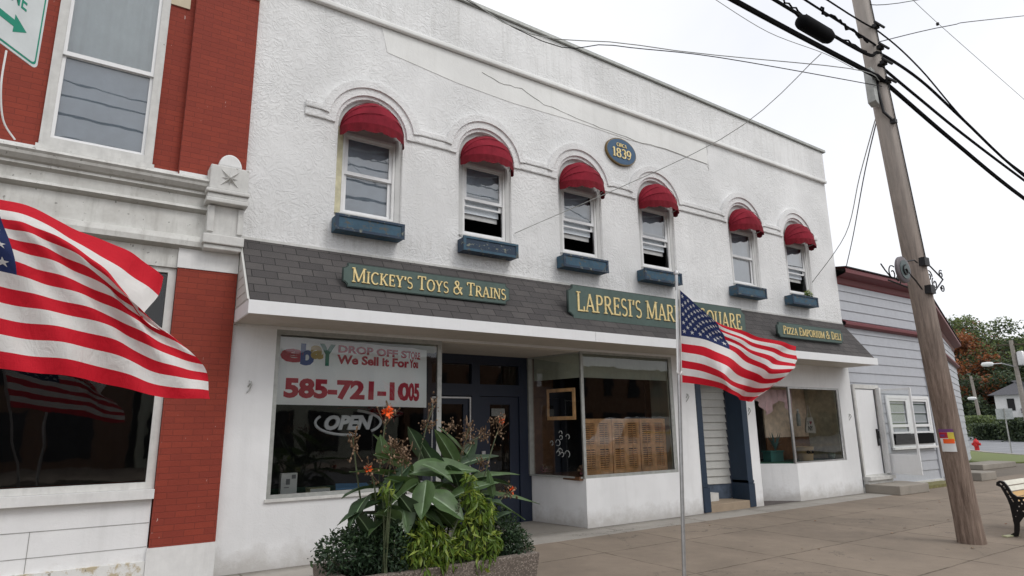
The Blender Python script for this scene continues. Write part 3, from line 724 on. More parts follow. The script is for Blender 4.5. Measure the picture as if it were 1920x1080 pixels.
# middle shop window
mw = slab('shop_window', [(6.93, .77), (9.15, .77), (9.15, 2.86), (6.93, 2.86)], [[(6.985, .82), (9.08, .82), (9.08, 2.82), (6.985, 2.82)]], .008, .05, M['alu_dull'], WB)
MB().quad(*vquad((6.985, .03), (9.08, .03), .82, 2.82)).build('pane', M['glass'], mw)
MB().quad(*vquad((6.93, .06), (6.72, 1.2), .80, 2.82)).build('pane', M['glass_soft'], mw)
mb = MB(); dprism(mb, [(6.935, .052), (6.715, 1.2)], .772, .80, .05); dprism(mb, [(6.935, .052), (6.715, 1.2)], 2.822, 2.858, .05); mb.box(6.66, 6.75, 1.16, 1.24, .80, 2.82); mb.build('side_frame', M['alu_dull'], mw)
MB().box(6.86, 9.12, .055, 1.2, .74, .80).build('display_floor', M['walnut'], mw)
MB().box(7.0, 9.10, .07, .09, 2.42, 2.85).build('head_board', M['olive'], mw)
mb = MB(); dprism(mb, [(7.0, .10), (6.80, 1.15)], 2.42, 2.85, .02); mb.build('head_board', M['olive'], mw)
MB().box(9.06, 9.12, .06, .5, .80, 2.85).build('side_board', M['olive'], mw)
MB().box(6.78, 7.25, 1.2, 1.24, .8, 2.85).build('back_board', M['walnut'], mw)
# right shop window
pw_ = slab('shop_window', [(12.79, .77), (14.80, .77), (14.80, 2.40), (12.79, 2.40)], [[(12.85, .80), (14.72, .80), (14.72, 2.36), (12.85, 2.36)]], .008, .05, M['alu'], WB)
MB().quad(*vquad((12.85, .03), (14.72, .03), .80, 2.36)).build('pane', M['glass'], pw_)
MB().quad(*vquad((12.79, .06), (11.85, .88), .78, 2.39)).build('pane', M['glass_soft'], pw_)
MB().prism([(12.8, .06, .77), (14.78, .06, .77), (14.78, 1.3, .77), (11.9, 1.3, .77), (11.9, .85, .77)], (0, 0, .025)).build('display_floor', M['green_cloth'], pw_)
MB().box(13.0, 14.69, .80, .83, .796, 1.30).build('back_board', M['walnut'], pw_)
MB().box(13.0, 14.69, .805, .835, 1.301, 2.5).build('back_board', M['room_beige'], pw_)
MB().box(14.70, 14.78, .06, 1.3, .80, 2.5).build('side_board', simple('cream_reveal', (.62, .60, .45), .8), pw_)
MB().box(11.9, 14.7, .06, 1.3, 2.5, 2.53).build('ceiling_board', M['olive'], pw_)

# entrance recess: floor ramp, navy door wall
MB().prism([(4.27, .0, -.02), (6.94, .0, -.02), (6.72, 1.2, -.02), (4.6, 1.2, -.02)], (0, 0, .035)).build('recess_floor', M['apron'], WB)
dw = MB(); Y = 1.2
dw.box(4.6, 4.74, Y, Y + .1, 0, 2.86).box(5.50, 5.66, Y, Y + .1, 0, 2.86).box(6.48, 6.72, Y, Y + .1, 0, 2.86).box(4.74, 5.50, Y, Y + .1, 2.68, 2.86).box(5.66, 6.48, Y, Y + .1, 2.68, 2.86).box(4.74, 5.50, Y, Y + .1, 2.14, 2.34).box(5.66, 6.48, Y, Y + .1, 2.14, 2.34)
dw.build('entrance_frame', M['door_blue'], WB)
MB().quad(*vquad((4.74, Y + .05), (5.50, Y + .05), 2.34, 2.68)).quad(*vquad((5.66, Y + .05), (6.48, Y + .05), 2.34, 2.68)).build('transom_pane', M['glass'], WB)
def door(x0, x1, z0, z1, y, mat, gx, gz, name='door'):
    d = slab(name, [(x0, z0), (x1, z0), (x1, z1), (x0, z1)], [[(gx[0], gz[0]), (gx[1], gz[0]), (gx[1], gz[1]), (gx[0], gz[1])]], y, y + .05, mat, WB)
    MB().quad(*vquad((gx[0], y + .025), (gx[1], y + .025), *gz)).build('pane', M['glass'], d)
    return d
d1 = door(4.745, 5.495, .02, 2.13, Y + .04, M['door_blue'], (4.88, 5.36), (.35, 2.0))
slab('storm_frame', [(4.75, .03), (5.49, .03), (5.49, 2.12), (4.75, 2.12)], [[(4.775, .06), (5.465, .06), (5.465, 2.095), (4.775, 2.095)]], Y + .005, Y + .03, M['alu'], d1)
d2 = door(5.665, 6.475, .02, 2.13, Y + .03, M['door_blue'], (5.88, 6.30), (.5, 2.0))
MB().box(5.90, 6.17, Y + .005, Y + .025, 1.80, 1.93).build('door_notice', simple('grey_notice', (.22, .23, .22), .7, .5, 60), d2)
MB().box(5.70, 5.77, Y + .0, Y + .028, 1.10, 1.22).tube([(5.735, Y - .04, 1.12), (5.735, Y + .0, 1.12)], .012, 6).build('handle', M['alu'], d2)

# stair doorway with navy posts and white clapboard
for (a, b, c2) in ((9.752, 9.90, .10), (11.10, 11.268, .36)):
    MB().box(a, b, -.012, c2, .46, 2.44).box(a - .0 if a < 10 else a - .02, b + .02 if a < 10 else b, -.04, c2 + .01, .02, .46).box(a, b, -.03, c2 + .005, .47, .52).build('post', M['post_blue'], WB)
mb = MB()
for k in range(14):
    z = .44 + k * .152
    mb.add([(9.9, .70, z), (11.12, .40, z), (11.12, .43, z + .15), (9.9, .73, z + .15)], [(0, 1, 2, 3)]); mb.add([(9.9, .70, z), (11.12, .40, z), (11.12, .435, z), (9.9, .735, z)], [(0, 1, 2, 3)])
mb.build('clapboard_wall', M['siding_white'], WB)
MB().prism([(9.9, .72, .15), (11.12, .42, .15), (11.12, .46, .15), (9.9, .76, .15)], (0, 0, .29)).build('plinth', simple('plinth_blue_grey', (.09, .12, .17), .8, .5, 8), WB)
MB().box(9.78, 11.26, -.03, .75, -.02, .15).build('doorstep', M['tan_stone'], WB, bevel=.01)
MB().box(9.92, 10.55, .28, .8, .152, .30).build('upper_step', M['white_old'], WB)
# pizza entry floor and inner wall
MB().prism([(11.56, .0, -.02), (12.82, .0, -.02), (11.9, .9, -.02), (11.56, .9, -.02)], (0, 0, .032)).build('recess_floor', simple('dark_floor', (.10, .085, .08), .9), WB)
MB().box(11.5, 11.9, .9, .95, 0, 2.86).build('side_door', M['door_blue'], WB)

# ------------------------------------------------------------------ signs
def plaque(x0, x1, z0, z1, n=.05):
    r = n; return [(x0 + r, z0), (x1 - r, z0), (x1 - r, z0 + r * .5), (x1 - r * .4, z0 + r), (x1, z0 + r * 1.1), (x1, z1 - r * 1.1), (x1 - r * .4, z1 - r), (x1 - r, z1 - r * .5), (x1 - r, z1), (x0 + r, z1), (x0 + r, z1 - r * .5), (x0 + r * .4, z1 - r), (x0, z1 - r * 1.1), (x0, z0 + r * 1.1), (x0 + r * .4, z0 + r), (x0 + r, z0 + r * .5)]
def shop_sign(x0, x1, z0, z1, y, txt, lab, tx, tz, small, nn=.06, thick=.125, board=True, tilt=0):
    t = thing('shop_sign', lab, 'sign', ((x0 + x1) / 2, y, z0))
    slab('board', plaque(x0, x1, z0, z1, nn), [], y, y + .04, M['sign_edge'], t)
    slab('face', plaque(x0 + .012, x1 - .012, z0 + .012, z1 - .012, nn), [], y - .005, y - .0005, M['sign_green'], t)
    fn = lambda x, z, d: (x, y - .005 - d, z)
    serif(txt, tx[0] + .006, tx[1] + .006, tz[0] - .008, tz[1] - .008, fn, 'letter_shadow', M['gold_dark'], t, small, thick * 1.25, .08, .003)
    serif(txt, tx[0], tx[1], tz[0], tz[1], fn, 'lettering', M['gold'], t, small, thick, .075, .012)
    for xx in (x0 + .12, x1 - .12):
        MB().box(xx - .02, xx + .02, y + .041, y + .30 if z0 > 3.5 else y + .22, z0 + .04, z0 + .07).build('bracket', M['steel_dark'], t)
    return t
y = -.56
a = at(644, 490, y); b = at(955, 548, y)
shop_sign(a.x, b.x, 3.385, 3.70, y, "^MICKEY'S ^TOYS ^& ^TRAINS", 'narrow green sign with gold letters reading MICKEYS TOYS AND TRAINS', (a.x + .12, b.x - .07), (3.455, 3.64), .82)
y = -.60
a = at(1065, 560, y); b = at(1397, 600, y)
shop_sign(a.x, b.x, 3.27, 3.83, y, "^LAPRESI'S ^MARKET ^SQUARE", 'large green sign with gold letters reading LAPRESIS MARKET SQUARE behind the flag', (a.x + .16, b.x - .14), (3.41, 3.72), .93, .09, .125)
y = -.62
a = at(1458, 620, y); b = at(1580, 630, y)
shop_sign(a.x, b.x, 3.345, 3.66, y, "^PIZZA ^EMPORIUM ^& ^DELI", 'small green sign with gold letters reading PIZZA EMPORIUM AND DELI', (a.x + .18, b.x - .10), (3.42, 3.585), .86)
# oval plaque
ov = thing('oval_plaque', 'blue oval plaque with gold rim reading CIRCA 1839', 'plaque', (8.1, 0, 6.5))
oc = (8.10, 6.76)
def ell(rx, rz, n=36): return [(oc[0] + rx * math.cos(2 * PI * i / n), oc[1] + rz * math.sin(2 * PI * i / n)) for i in range(n)]
slab('rim', ell(.39, .278), [], -.05, -.002, M['gold_dark'], ov); slab('inner_rim', ell(.378, .265), [], -.054, -.0505, simple('dull_gold', (.30, .25, .16), .6), ov)
slab('face', ell(.37, .255), [], -.058, -.0545, M['sign_blue'], ov)
fn = lambda x, z, d: (x, -.058 - d, z)
serif('^1^8^3^9', oc[0] - .24, oc[0] + .24, oc[1] - .13, oc[1] + .05, fn, 'numerals', M['gold'], ov, None, .17, .08)
serif('CIRCA', oc[0] - .13, oc[0] + .13, oc[1] + .09, oc[1] + .16, fn, 'lettering', M['gold'], ov, None, .17, .09)

# ------------------------------------------------------------------ things in the left shop window
def bfn(x, z, d):
    """banner surface: hangs flat, then its right end rolls back"""
    s = min(max(0, x - 3.80), .46); e = max(0, x - 4.26)
    xx = min(x, 3.80) + s * .42 + e
    yy = .085 + .010 * math.sin(x * 7 + z * 3)
    return (xx + .0, yy - d, z + (-.03 * (x - 2) if z > 2.6 else -.012 * (x - 2)) * (1 if 1 else 0))
bt = MB(); NX = 60
vs = []
for j in range(7):
    for i in range(NX + 1):
        x = 2.0 + 2.36 * i / NX; z = 1.925 + .875 * j / 6; vs.append(bfn(x, z - (.01 * abs(math.sin(x * 4)) if j == 6 else 0), 0))
bt.add(vs, [(j * (NX + 1) + i, j * (NX + 1) + i + 1, (j + 1) * (NX + 1) + i + 1, (j + 1) * (NX + 1) + i) for j in range(6) for i in range(NX)])
ban = thing('banner', 'white vinyl banner with phone number 585-721-1005 hung inside the shop window', 'banner', (3, .085, 1.92))
bt.build('sheet', M['banner'], ban, smooth=True)
put_text('585-721-1005', 2.10, 4.22, 2.005, 2.265, bfn, 'phone_number', M['b_red'], ban, .004, .05)
put_text('DROP OFF STORE', 2.78, 4.24, 2.64, 2.745, bfn, 'lettering', M['b_red'], ban, .004, .04)
put_text('We Sell it For You', 2.77, 4.16, 2.475, 2.60, bfn, 'lettering', M['b_red'], ban, .004, .04)
for ch, x0, x1, z0, z1, mk, dd in (('e', 2.03, 2.33, 2.46, 2.64, 'b_red', .003), ('b', 2.28, 2.46, 2.43, 2.72, 'b_blue', .0045), ('a', 2.41, 2.58, 2.52, 2.71, 'b_yel', .006), ('Y', 2.53, 2.74, 2.44, 2.74, 'b_grn', .0075)):
    put_text(ch, x0, x1, z0, z1, bfn, 'logo_letter', M[mk], ban, dd, .045)
# OPEN neon sign
ns = thing('open_sign', 'oval neon sign reading OPEN, unlit, behind the glass below the banner', 'neon sign', (3.05, .35, 1.5))
nfn = lambda x, z, d: (x, .35 - d, z)
put_text('OPEN', 2.72, 3.40, 1.60, 1.80, nfn, 'lettering', M['neon'], ns, .015, .055, .25)
def oarc(a0, a1, rx, rz, n=22): return [(3.06 + rx * math.cos(math.radians(a0 + (a1 - a0) * i / n)), .35, 1.70 + rz * math.sin(math.radians(a0 + (a1 - a0) * i / n))) for i in range(n + 1)]
MB().tube(oarc(150, 285, .46, .165), .019, 8).tube(oarc(-45, 75, .46, .165), .019, 8).build('tube', M['neon'], ns)
MB().tube(oarc(60, 110, .50, .20), .008, 6).tube(oarc(0, 60, .66, .22), .007, 6).build('outer_tube', M['neon_red'], ns)
bx = thing('product_box', 'white cardboard box standing in the left shop window', 'box', (2.3, .35, .815))
MB().box(2.20, 2.40, .33, .42, .816, 1.07).build('carton', M['paper'], bx); MB().box(2.33, 2.38, .326, .3295, 1.0, 1.05).box(2.26, 2.31, .326, .3295, .93, 1.0).box(2.24, 2.30, .326, .3295, .89, .90).build('print', simple('grey_print', (.25, .25, .27), .7), bx)
bk = thing('book', 'pale yellow book lying in the left shop window', 'book', (2.68, .3, .815)); MB().box(2.54, 2.80, .22, .42, .816, .872).build('cover', M['bookc'], bk); MB().box(2.545, 2.795, .217, .2195, .822, .866).build('pages', M['paper'], bk)
tag(MB().prism([(2.9, .30, .83), (3.35, .22, .83), (3.4, .5, .86), (2.98, .55, .87)], (0, 0, .02)).build('folder', M['skyblue']), 'bright blue folder lying on the green shop window floor', 'folder')

# things in the middle shop window
shp = None
for k in range(6):
    x = 7.04 + k * .336
    t = thing('shutter', ['leftmost louvred pine shutter standing in the middle shop window', 'second louvred pine shutter from the left', 'third louvred pine shutter from the left', 'fourth louvred pine shutter from the left', 'fifth louvred pine shutter from the left', 'rightmost louvred pine shutter standing in the middle shop window'][k], 'shutter', (x, .25, .8), 'pine shutters in the middle shop window')
    if k == 0:
        fr = slab('frame', [(0, 0), (.333, 0), (.333, .93), (0, .93)], [[(.05, .08), (.265, .08), (.265, .42), (.05, .42)], [(.05, .49), (.265, .49), (.265, .86), (.05, .86)]], 0, .03, M['pine'])
        lv = MB()
        for q in range(22):
            z = .085 + q * .0365
            if .41 < z < .485: continue
            lv.prism([(.048, .0, z), (.267, .0, z), (.267, .025, z + .022), (.048, .025, z + .022)], (0, 0, .006))
        lo = lv.build('louvres', M['pine']); rod = MB().box(.15, .162, -.012, -.002, .1, .84).build('tilt_rod', M['pine'])
        proto = [fr, lo, rod]
        for o_ in proto: o_.parent = t
    else:
        for o_ in proto:
            c_ = o_.copy(); COL.objects.link(c_); c_.parent = t
    t.location = (x, .15 + .014 * (k % 2), .8); t.rotation_euler = (0, 0, (.012 if k % 2 else -.012))
pf = thing('picture_frame', 'dark picture in a wooden frame inside the angled window', 'picture frame', (6.95, .7, 1.72))
def dfn(u, z, d): a = Vector((7.02, .22)); b = Vector((6.87, 1.0)); p = a.lerp(b, u); return (p.x + d, p.y, z)
fo = MB()
for (u0, u1, z0, z1) in ((.1, .9, 1.72, 1.78), (.1, .9, 2.20, 2.26), (.1, .16, 1.78, 2.20), (.84, .9, 1.78, 2.20)):
    fo.prism([dfn(u0, z0, 0), dfn(u1, z0, 0), dfn(u1, z1, 0), dfn(u0, z1, 0)], (.03, 0, 0))
fo.build('frame', M['pine'], pf); MB().prism([dfn(.16, 1.78, .01), dfn(.84, 1.78, .01), dfn(.84, 2.20, .01), dfn(.16, 2.20, .01)], (.01, 0, 0)).build('canvas', M['black'], pf)
sc_ = MB()
for k in range(9):
    u = random.uniform(.25, .75); z = random.uniform(1.12, 1.52); r = random.uniform(.03, .06)
    sc_.tube([Vector(dfn(u + r * 1.2 * math.cos(a_ * .6), z + r * math.sin(a_ * .6), -.05)) for a_ in range(random.randint(6, 10))], .006, 4)
tag(sc_.build('glass_lettering', M['white_new']), 'white looping hand painted lettering on the angled window', 'lettering')
for (x, y_, lab) in ((6.86, 1.0, 'small dried pink flower bunch at the inner end of the angled window'), (7.0, .16, 'dried pink flower bunch at the corner of the middle shop window')):
    fl = MB(); leafcloud(fl, (x, y_, .90), (.07, .07, .08), 120, .022, 3)
    tag(fl.build('dried_flowers', [M['pinkfl'], M['dry'], M['dry_l']]), lab, 'flowers')

# things in the right shop window
cu = MB(); NX, NZ = 40, 10; vs = []
for j in range(NZ + 1):
    for i in range(NX + 1):
        u = i / NX; v = j / NZ; low = 1.80 + .32 * abs(math.sin(u * PI * 1.9 + .5)) ** 1.5
        x = 12.1 + 1.35 * u; z = 2.36 + (low - 2.36) * v; vs.append((x, .62 - .28 * u + .035 * math.sin(u * 46) * (.3 + v), z))
cu.add(vs, [(j * (NX + 1) + i, j * (NX + 1) + i + 1, (j + 1) * (NX + 1) + i + 1, (j + 1) * (NX + 1) + i) for j in range(NZ) for i in range(NX)])
tag(cu.build('curtain', M['curtain_pink'], smooth=True), 'dusty pink swagged curtain in the right shop window', 'curtain')
tb = thing('tote_bag', 'cream tote bag with a heart and letters hanging in the right shop window', 'tote bag', (14.0, .35, 1.45))
slab('bag', [(13.90, 1.40), (14.25, 1.38), (14.27, 1.47), (14.19, 1.74), (13.98, 1.74), (13.89, 1.48)], [], .36, .40, simple('tote_canvas', (.50, .47, .42), .9), tb)
MB().tube([(14.0, .38, 1.73), (14.05, .38, 1.95), (14.08, .38, 2.02), (14.11, .38, 1.95), (14.17, .38, 1.73)], .012, 6).build('handle', simple('tote_strap', (.50, .47, .42), .9), tb)
tf = lambda x, z, d: (x, .36 - d, z)
put_text('I', 13.98, 14.0, 1.58, 1.66, tf, 'lettering', M['ink'], tb, .003, .02); put_text('NY', 13.98, 14.16, 1.44, 1.55, tf, 'lettering', M['ink'], tb, .003, .03)
hp = [(14.09 + .048 * (16 * math.sin(t) ** 3) / 16, 1.622 + .045 * (13 * math.cos(t) - 5 * math.cos(2 * t) - 2 * math.cos(3 * t) - math.cos(4 * t)) / 16) for t in [2 * PI * i / 24 for i in range(24)]]
slab('heart', hp, [], .355, .3595, M['heart'], tb)
bs_ = thing('basket', 'tan woven bin with dark lettering on the shop window floor', 'basket', (13.7, .28, .8))
MB().lathe([(.135, .796), (.15, .80), (.185, 1.09), (.19, 1.10), (.17, 1.10), (.16, 1.02)], (13.62, .28, 0), 20).build('body', M['basket'], bs_, smooth=True)
def bfx(x, z, d):
    a = (x - 13.62) / .18; return (13.62 + (.183 + d) * math.sin(a - .35), .28 - (.183 + d) * math.cos(a - .35), z)
put_text('eco', 13.53, 13.72, .95, 1.02, bfx, 'lettering', M['ink'], bs_, .006, .02)
bo = thing('bottle', 'pale translucent bottle hanging left of the tote bag', 'bottle', (13.75, .4, 1.6)); MB().lathe([(.04, 1.55), (.045, 1.57), (.045, 1.80), (.02, 1.86), (.02, 1.90)], (13.72, .42, 0), 12).build('body', simple('pale_plastic', (.35, .40, .38), .4), bo, smooth=True); MB().lathe([(.024, 1.89), (.024, 1.93)], (13.72, .42, 0), 10).build('cap', M['paper'], bo)
tc_ = thing('teacup', 'pale green cup at the right end of the shop window', 'cup', (14.58, .2, .8)); MB().lathe([(.04, .80), (.07, .83), (.085, .92), (.078, .92), (.06, .84)], (14.56, .22, 0), 16).build('bowl', simple('celadon', (.32, .40, .34), .3), tc_, smooth=True); MB().tube([(14.64, .22, .90), (14.69, .22, .88), (14.68, .22, .84), (14.63, .22, .83)], .008, 6).build('handle', simple('celadon_b', (.32, .40, .34), .3), tc_)
tl = thing('storage_box', 'dark teal box under the spiky plant in the right shop window', 'box', (12.9, .5, .8)); MB().box(12.55, 13.0, .42, .62, .80, 1.0).build('box_body', M['teal'], tl); MB().box(12.53, 13.02, .40, .64, 1.001, 1.03).build('lid', M['teal'], tl)
sp = MB()
for k in range(26):
    a_ = random.uniform(0, 2 * PI); r = random.uniform(.12, .30); h = random.uniform(.15, .42); b0 = Vector((12.85, .5, 1.02)); tip = b0 + Vector((math.cos(a_) * r, math.sin(a_) * r * .5, h)); s_ = Vector((-math.sin(a_), math.cos(a_), 0)) * .02
    mid_ = b0.lerp(tip, .5) + Vector((0, 0, .05)); sp.add([b0, mid_ + s_, tip, mid_ - s_], [(0, 1, 2, 3)])
tag(sp.build('spiky_plant', simple('blue_green_blade', (.06, .13, .13), .5)), 'blue green spiky plant in the right shop window', 'plant')

# ------------------------------------------------------------------ brick building on the left
BB = thing('brick_building', 'red painted brick building with cream stone trim and white cornice', 'building', (-2.5, 0, 0))
def R4(x0, x1, z0, z1): return [(x0, z0), (x1, z0), (x1, z1), (x0, z1)]
slab('wall', R4(-6.5, 1.42, 4.62, 9.4), [R4(-.72, .38, 4.72, 7.6), R4(-3.4, -2.3, 4.72, 7.6)], .05, .35, M['brick'], BB)
MB().box(.66, 1.418, -.05, .049, 4.66, 7.35).build('pilaster', M['brick'], BB)
MB().box(.64, 1.42, -.08, .049, 7.352, 7.62).box(.37, .60, .03, .049, 6.95, 7.5).build('stone_block', M['cream'], BB)
MB().box(-6.5, 1.42, .35, 12, 0, 9.3).build('body', M['brick'], BB)
for cx in (-.17, -2.85):
    x0, x1 = cx - .55, cx + .55
    wn = slab('window', R4(x0, x1, 4.72, 7.6), [R4(x0 + .09, x1 - .09, 4.83, 7.5)], .0, .12, M['white_old'], BB)
    slab('sash', R4(x0 + .091, x1 - .091, 5.88, 7.499), [R4(x0 + .125, x1 - .125, 5.93, 7.46)], .03, .06, M['white_new'], wn)
    slab('sash', R4(x0 + .091, x1 - .091, 4.831, 5.915), [R4(x0 + .125, x1 - .125, 4.88, 5.875)], .062, .09, M['white_new'], wn)
    MB().quad(*vquad((x0 + .12, .045), (x1 - .12, .045), 5.93, 7.46)).quad(*vquad((x0 + .12, .075), (x1 - .12, .075), 4.88, 5.875)).build('pane', M['glass_up'], wn)
    cur = MB(); vs = []
    for i in range(61):
        x = x0 + .1 + (x1 - x0 - .2) * i / 60; yy = .082 + .010 * math.sin(i * .9) + .01 * math.sin(i * .37); vs += [(x, yy, 5.925), (x, yy, 7.5)]
    cur.add(vs, [(2 * i, 2 * i + 2, 2 * i + 3, 2 * i + 1) for i in range(60)]).build('curtain', M['curtain'], wn, smooth=True)
    MB().box(x0 + .1, x1 - .1, .12, .13, 4.8, 5.915).build('blind', M['curtain_dk'], wn)
    MB().box(x0 - .02, x1 + .02, -.05, .049, 4.665, 4.719).build('sill', M['white_old'], wn)
MB().box(-6.5, .66, -.002, .049, 4.625, 4.70).box(.67, 1.415, -.07, -.051, 4.64, 4.70).build('mortar_edge', M['white'], BB)
# cornice: extruded profile
prof = [(.04, 4.62), (-.26, 4.585), (-.27, 4.555), (-.25, 4.53), (-.24, 4.50), (-.20, 4.455), (-.17, 4.44), (-.17, 4.41), (-.12, 4.38), (-.10, 4.27), (-.14, 4.255), (-.15, 4.225), (-.11, 4.20), (-.075, 4.19), (-.075, 3.90), (-.12, 3.885), (-.14, 3.82), (-.13, 3.76), (-.08, 3.74), (-.03, 3.73), (-.03, 3.50), (.04, 3.50)]
cp = MB(); nP = len(prof)
cp.add([(x, yy, z) for x in (-6.5, .748) for yy, z in prof], [(i, i + 1, nP + i + 1, nP + i) for i in range(nP - 1)] + [tuple(range(nP))])
cp2 = [p for p in prof if p[1] >= 3.74] + [(.04, 3.74)]; n2 = len(cp2)
cp.add([(x, yy, z) for x in (.748, 1.0) for yy, z in cp2], [(i, i + 1, n2 + i + 1, n2 + i) for i in range(n2 - 1)])
def spotty():
    t = NT('spotted_cornice_paint'); t.rough(.7)
    v = t.noise(22, 2, .5); st = t.noise(1, 5, .7, t.coord((9, 9, 1)))
    c = t.mix(t.ramp(t.noise(3, 5, .7), .35, .7), (.70, .70, .67), (.52, .51, .48))
    c = t.mix(t.ramp(v, .69, .73, 0, .65), c, (.12, .12, .10)); c = t.mix(t.ramp(st, .52, .75, 0, .5), c, (.30, .29, .26))
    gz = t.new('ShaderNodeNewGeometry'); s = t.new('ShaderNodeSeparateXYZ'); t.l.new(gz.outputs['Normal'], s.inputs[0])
    c = t.mix(t.ramp(s.outputs[2], -.9, -.2, .55, 0), c, (.16, .15, .13))  # downward-facing faces mixed darker, over the spots and streaks
    t.color(c); t.bump(t.noise(50), .2, .004); return t.m
M['cornice'] = spotty()
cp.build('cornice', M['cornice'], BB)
br = MB().box(.98, 1.42, -.30, .045, 4.47, 4.78).box(.95, 1.44, -.33, .045, 4.42, 4.468).box(.97, 1.43, -.30, .045, 4.36, 4.418).box(.96, 1.435, -.32, .045, 4.30, 4.358)
br.box(1.0, 1.41, -.20, .045, 3.92, 4.298).box(1.0, 1.08, -.225, -.201, 3.95, 4.28).box(1.34, 1.41, -.225, -.201, 3.95, 4.28).box(.97, 1.43, -.25, .045, 3.80, 3.918).box(.99, 1.41, -.22, .045, 3.74, 3.798)
bo_ = br.build('bracket', M['white_old'], BB, bevel=.012)
hd = MB().prism([(1.20 + .135 * math.cos(PI * i / 14), -.28, 4.781 + .17 * math.sin(PI * i / 14)) for i in range(15)], (0, .12, 0)); hd.build('rounded_cap', M['white'], bo_, bevel=.02)
rs = MB()
for k in range(8):
    a_ = PI / 4 * k; ca, sa = math.cos(a_), math.sin(a_); rr = .15 if k % 2 else .09
    rs.add([(1.2, -.345, 4.625), (1.2 + .04 * math.cos(a_ + .4), -.302, 4.625 + .04 * math.sin(a_ + .4)), (1.2 + rr * ca, -.302, 4.625 + rr * sa), (1.2 + .04 * math.cos(a_ - .4), -.302, 4.625 + .04 * math.sin(a_ - .4))], [(0, 1, 2), (0, 2, 3)])
rs.build('rosette', M['white_old'], bo_)
MB().box(.76, 1.418, -.06, .30, .39, 3.50).build('pier', M['brick'], BB)
MB().box(.75, 1.42, -.07, .30, 3.502, 3.738).build('pier_cap', M['white'], BB)
MB().box(.74, 1.42, -.08, .30, 0, .388).build('pier_block', M['white'], BB)
sf = slab('shop_window', R4(-3.2, .755, 1.0, 3.499), [R4(-3.1, .67, 1.07, 3.44)], .0, .08, M['white_old'], BB)
MB().quad(*vquad((-3.1, .05), (.67, .05), 1.07, 3.44)).build('pane', M['glass'], sf)
MB().box(-3.2, .755, -.10, .05, .90, .998).build('sill', M['white'], sf)
slab('base_wall', R4(-6.5, .745, 0, .898), [], -.02, .30, M['stucco_smooth'], BB)
MB().box(-6.5, -3.2, 0, .3, .9, 3.5).build('wall_panel', M['white_old'], BB)
mb = MB()
for x in (-.9, -.3, .2): mb.box(x, x + .006, -.0235, -.021, .42 if x != -.3 else .1, .65 if x != .2 else .42)
mb.box(-4, .74, -.0235, -.021, .645, .652); mb.box(-4, .74, -.0235, -.021, .40, .406); mb.build('block_joint', simple('joint_grey', (.35, .35, .34), .9), BB)
def peel():
    t = NT('peeling_plinth'); t.rough(.9); v = t.noise(3.5, 6, .7)
    c = t.mix(t.ramp(v, .50, .56), (.74, .74, .72), (.50, .43, .30)); c = t.mix(t.ramp(t.noise(8, 5, .7), .6, .66), c, (.22, .20, .17)); t.color(c); t.bump(v, .6, .02); return t.m
MB().box(-6.5, .738, -.06, -.021, 0, .26).build('plinth', peel(), BB)
# dark curtained room behind the brick building window
mb = MB(); vs = []
for i in range(91):
    x = -3.1 + 3.8 * i / 90; vs += [(x, .26 + .03 * math.sin(i * .55), 1.07), (x, .26 + .03 * math.sin(i * .55 + .3), 3.45)]
mb.add(vs, [(2 * i, 2 * i + 2, 2 * i + 3, 2 * i + 1) for i in range(90)]); mb.build('drape', M['black'], sf, smooth=True)

# ------------------------------------------------------------------ grey clapboard house on the right
GH = thing('clapboard_house', 'grey blue clapboard building with maroon eaves leaning over the sidewalk corner', 'house', (17.5, 0, 0))
C0 = Vector((15.37, .06)); C1 = Vector((19.45, .06)); C2 = Vector((30.6, 3.6))
def siding(name, a, b, z0, z1, step, za=None):
    d = (b - a).normalized(); nn = Vector((d.y, -d.x)); mb = MB(); z = z0
    while z < z1 - .01:
        zt = min(z + step, z1); zb = z
        def top(p, q): return q
        A = a; B = b; o = .022
        mb.add([(A.x + nn.x * o, A.y + nn.y * o, zb), (B.x + nn.x * o, B.y + nn.y * o, zb), (B.x + nn.x * .002, B.y + nn.y * .002, zt), (A.x + nn.x * .002, A.y + nn.y * .002, zt)], [(0, 1, 2, 3)])
        mb.add([(A.x + nn.x * o, A.y + nn.y * o, zb), (B.x + nn.x * o, B.y + nn.y * o, zb), (B.x, B.y, zb), (A.x, A.y, zb)], [(0, 1, 2, 3)])
        z = zt
    return mb
mb = MB().box(15.37, 19.40, .062, 10, 0, 5.0)
mb.prism([(19.40, .065, 0), (30.58, 3.62, 0), (30.58, 12, 0), (19.40, 12, 0)], (0, 0, 4.3)); mb.build('body', M['siding'], GH)
siding('wall', C0, C1, .12, 4.0, .245).build('siding', M['siding'], GH)
siding('wall', C0, C1, 4.12, 5.1, .245).build('siding', M['siding'], GH)
siding('wall', C1, C2, .12, 3.85, .245).build('siding', M['siding'], GH)
sdm = siding('wall', C1, C2, 4.02, 4.75, .245); sdm.build('siding', M['siding'], GH)
MB().box(15.38, 19.45, .0, .06, 0, .12).build('foundation', M['white_old'], GH)
dd = (C2 - C1).normalized(); nn = Vector((dd.y, -dd.x))
cbm = MB(); cbm.box(19.36, 19.46, .01, .06, .1, 5.05); cbm.prism([(19.465, .03, .1), (19.56, .06, .1), (19.56, .10, .1), (19.465, .07, .1)], (0, 0, 4.9)); cbm.build('corner_board', M['siding'], GH)
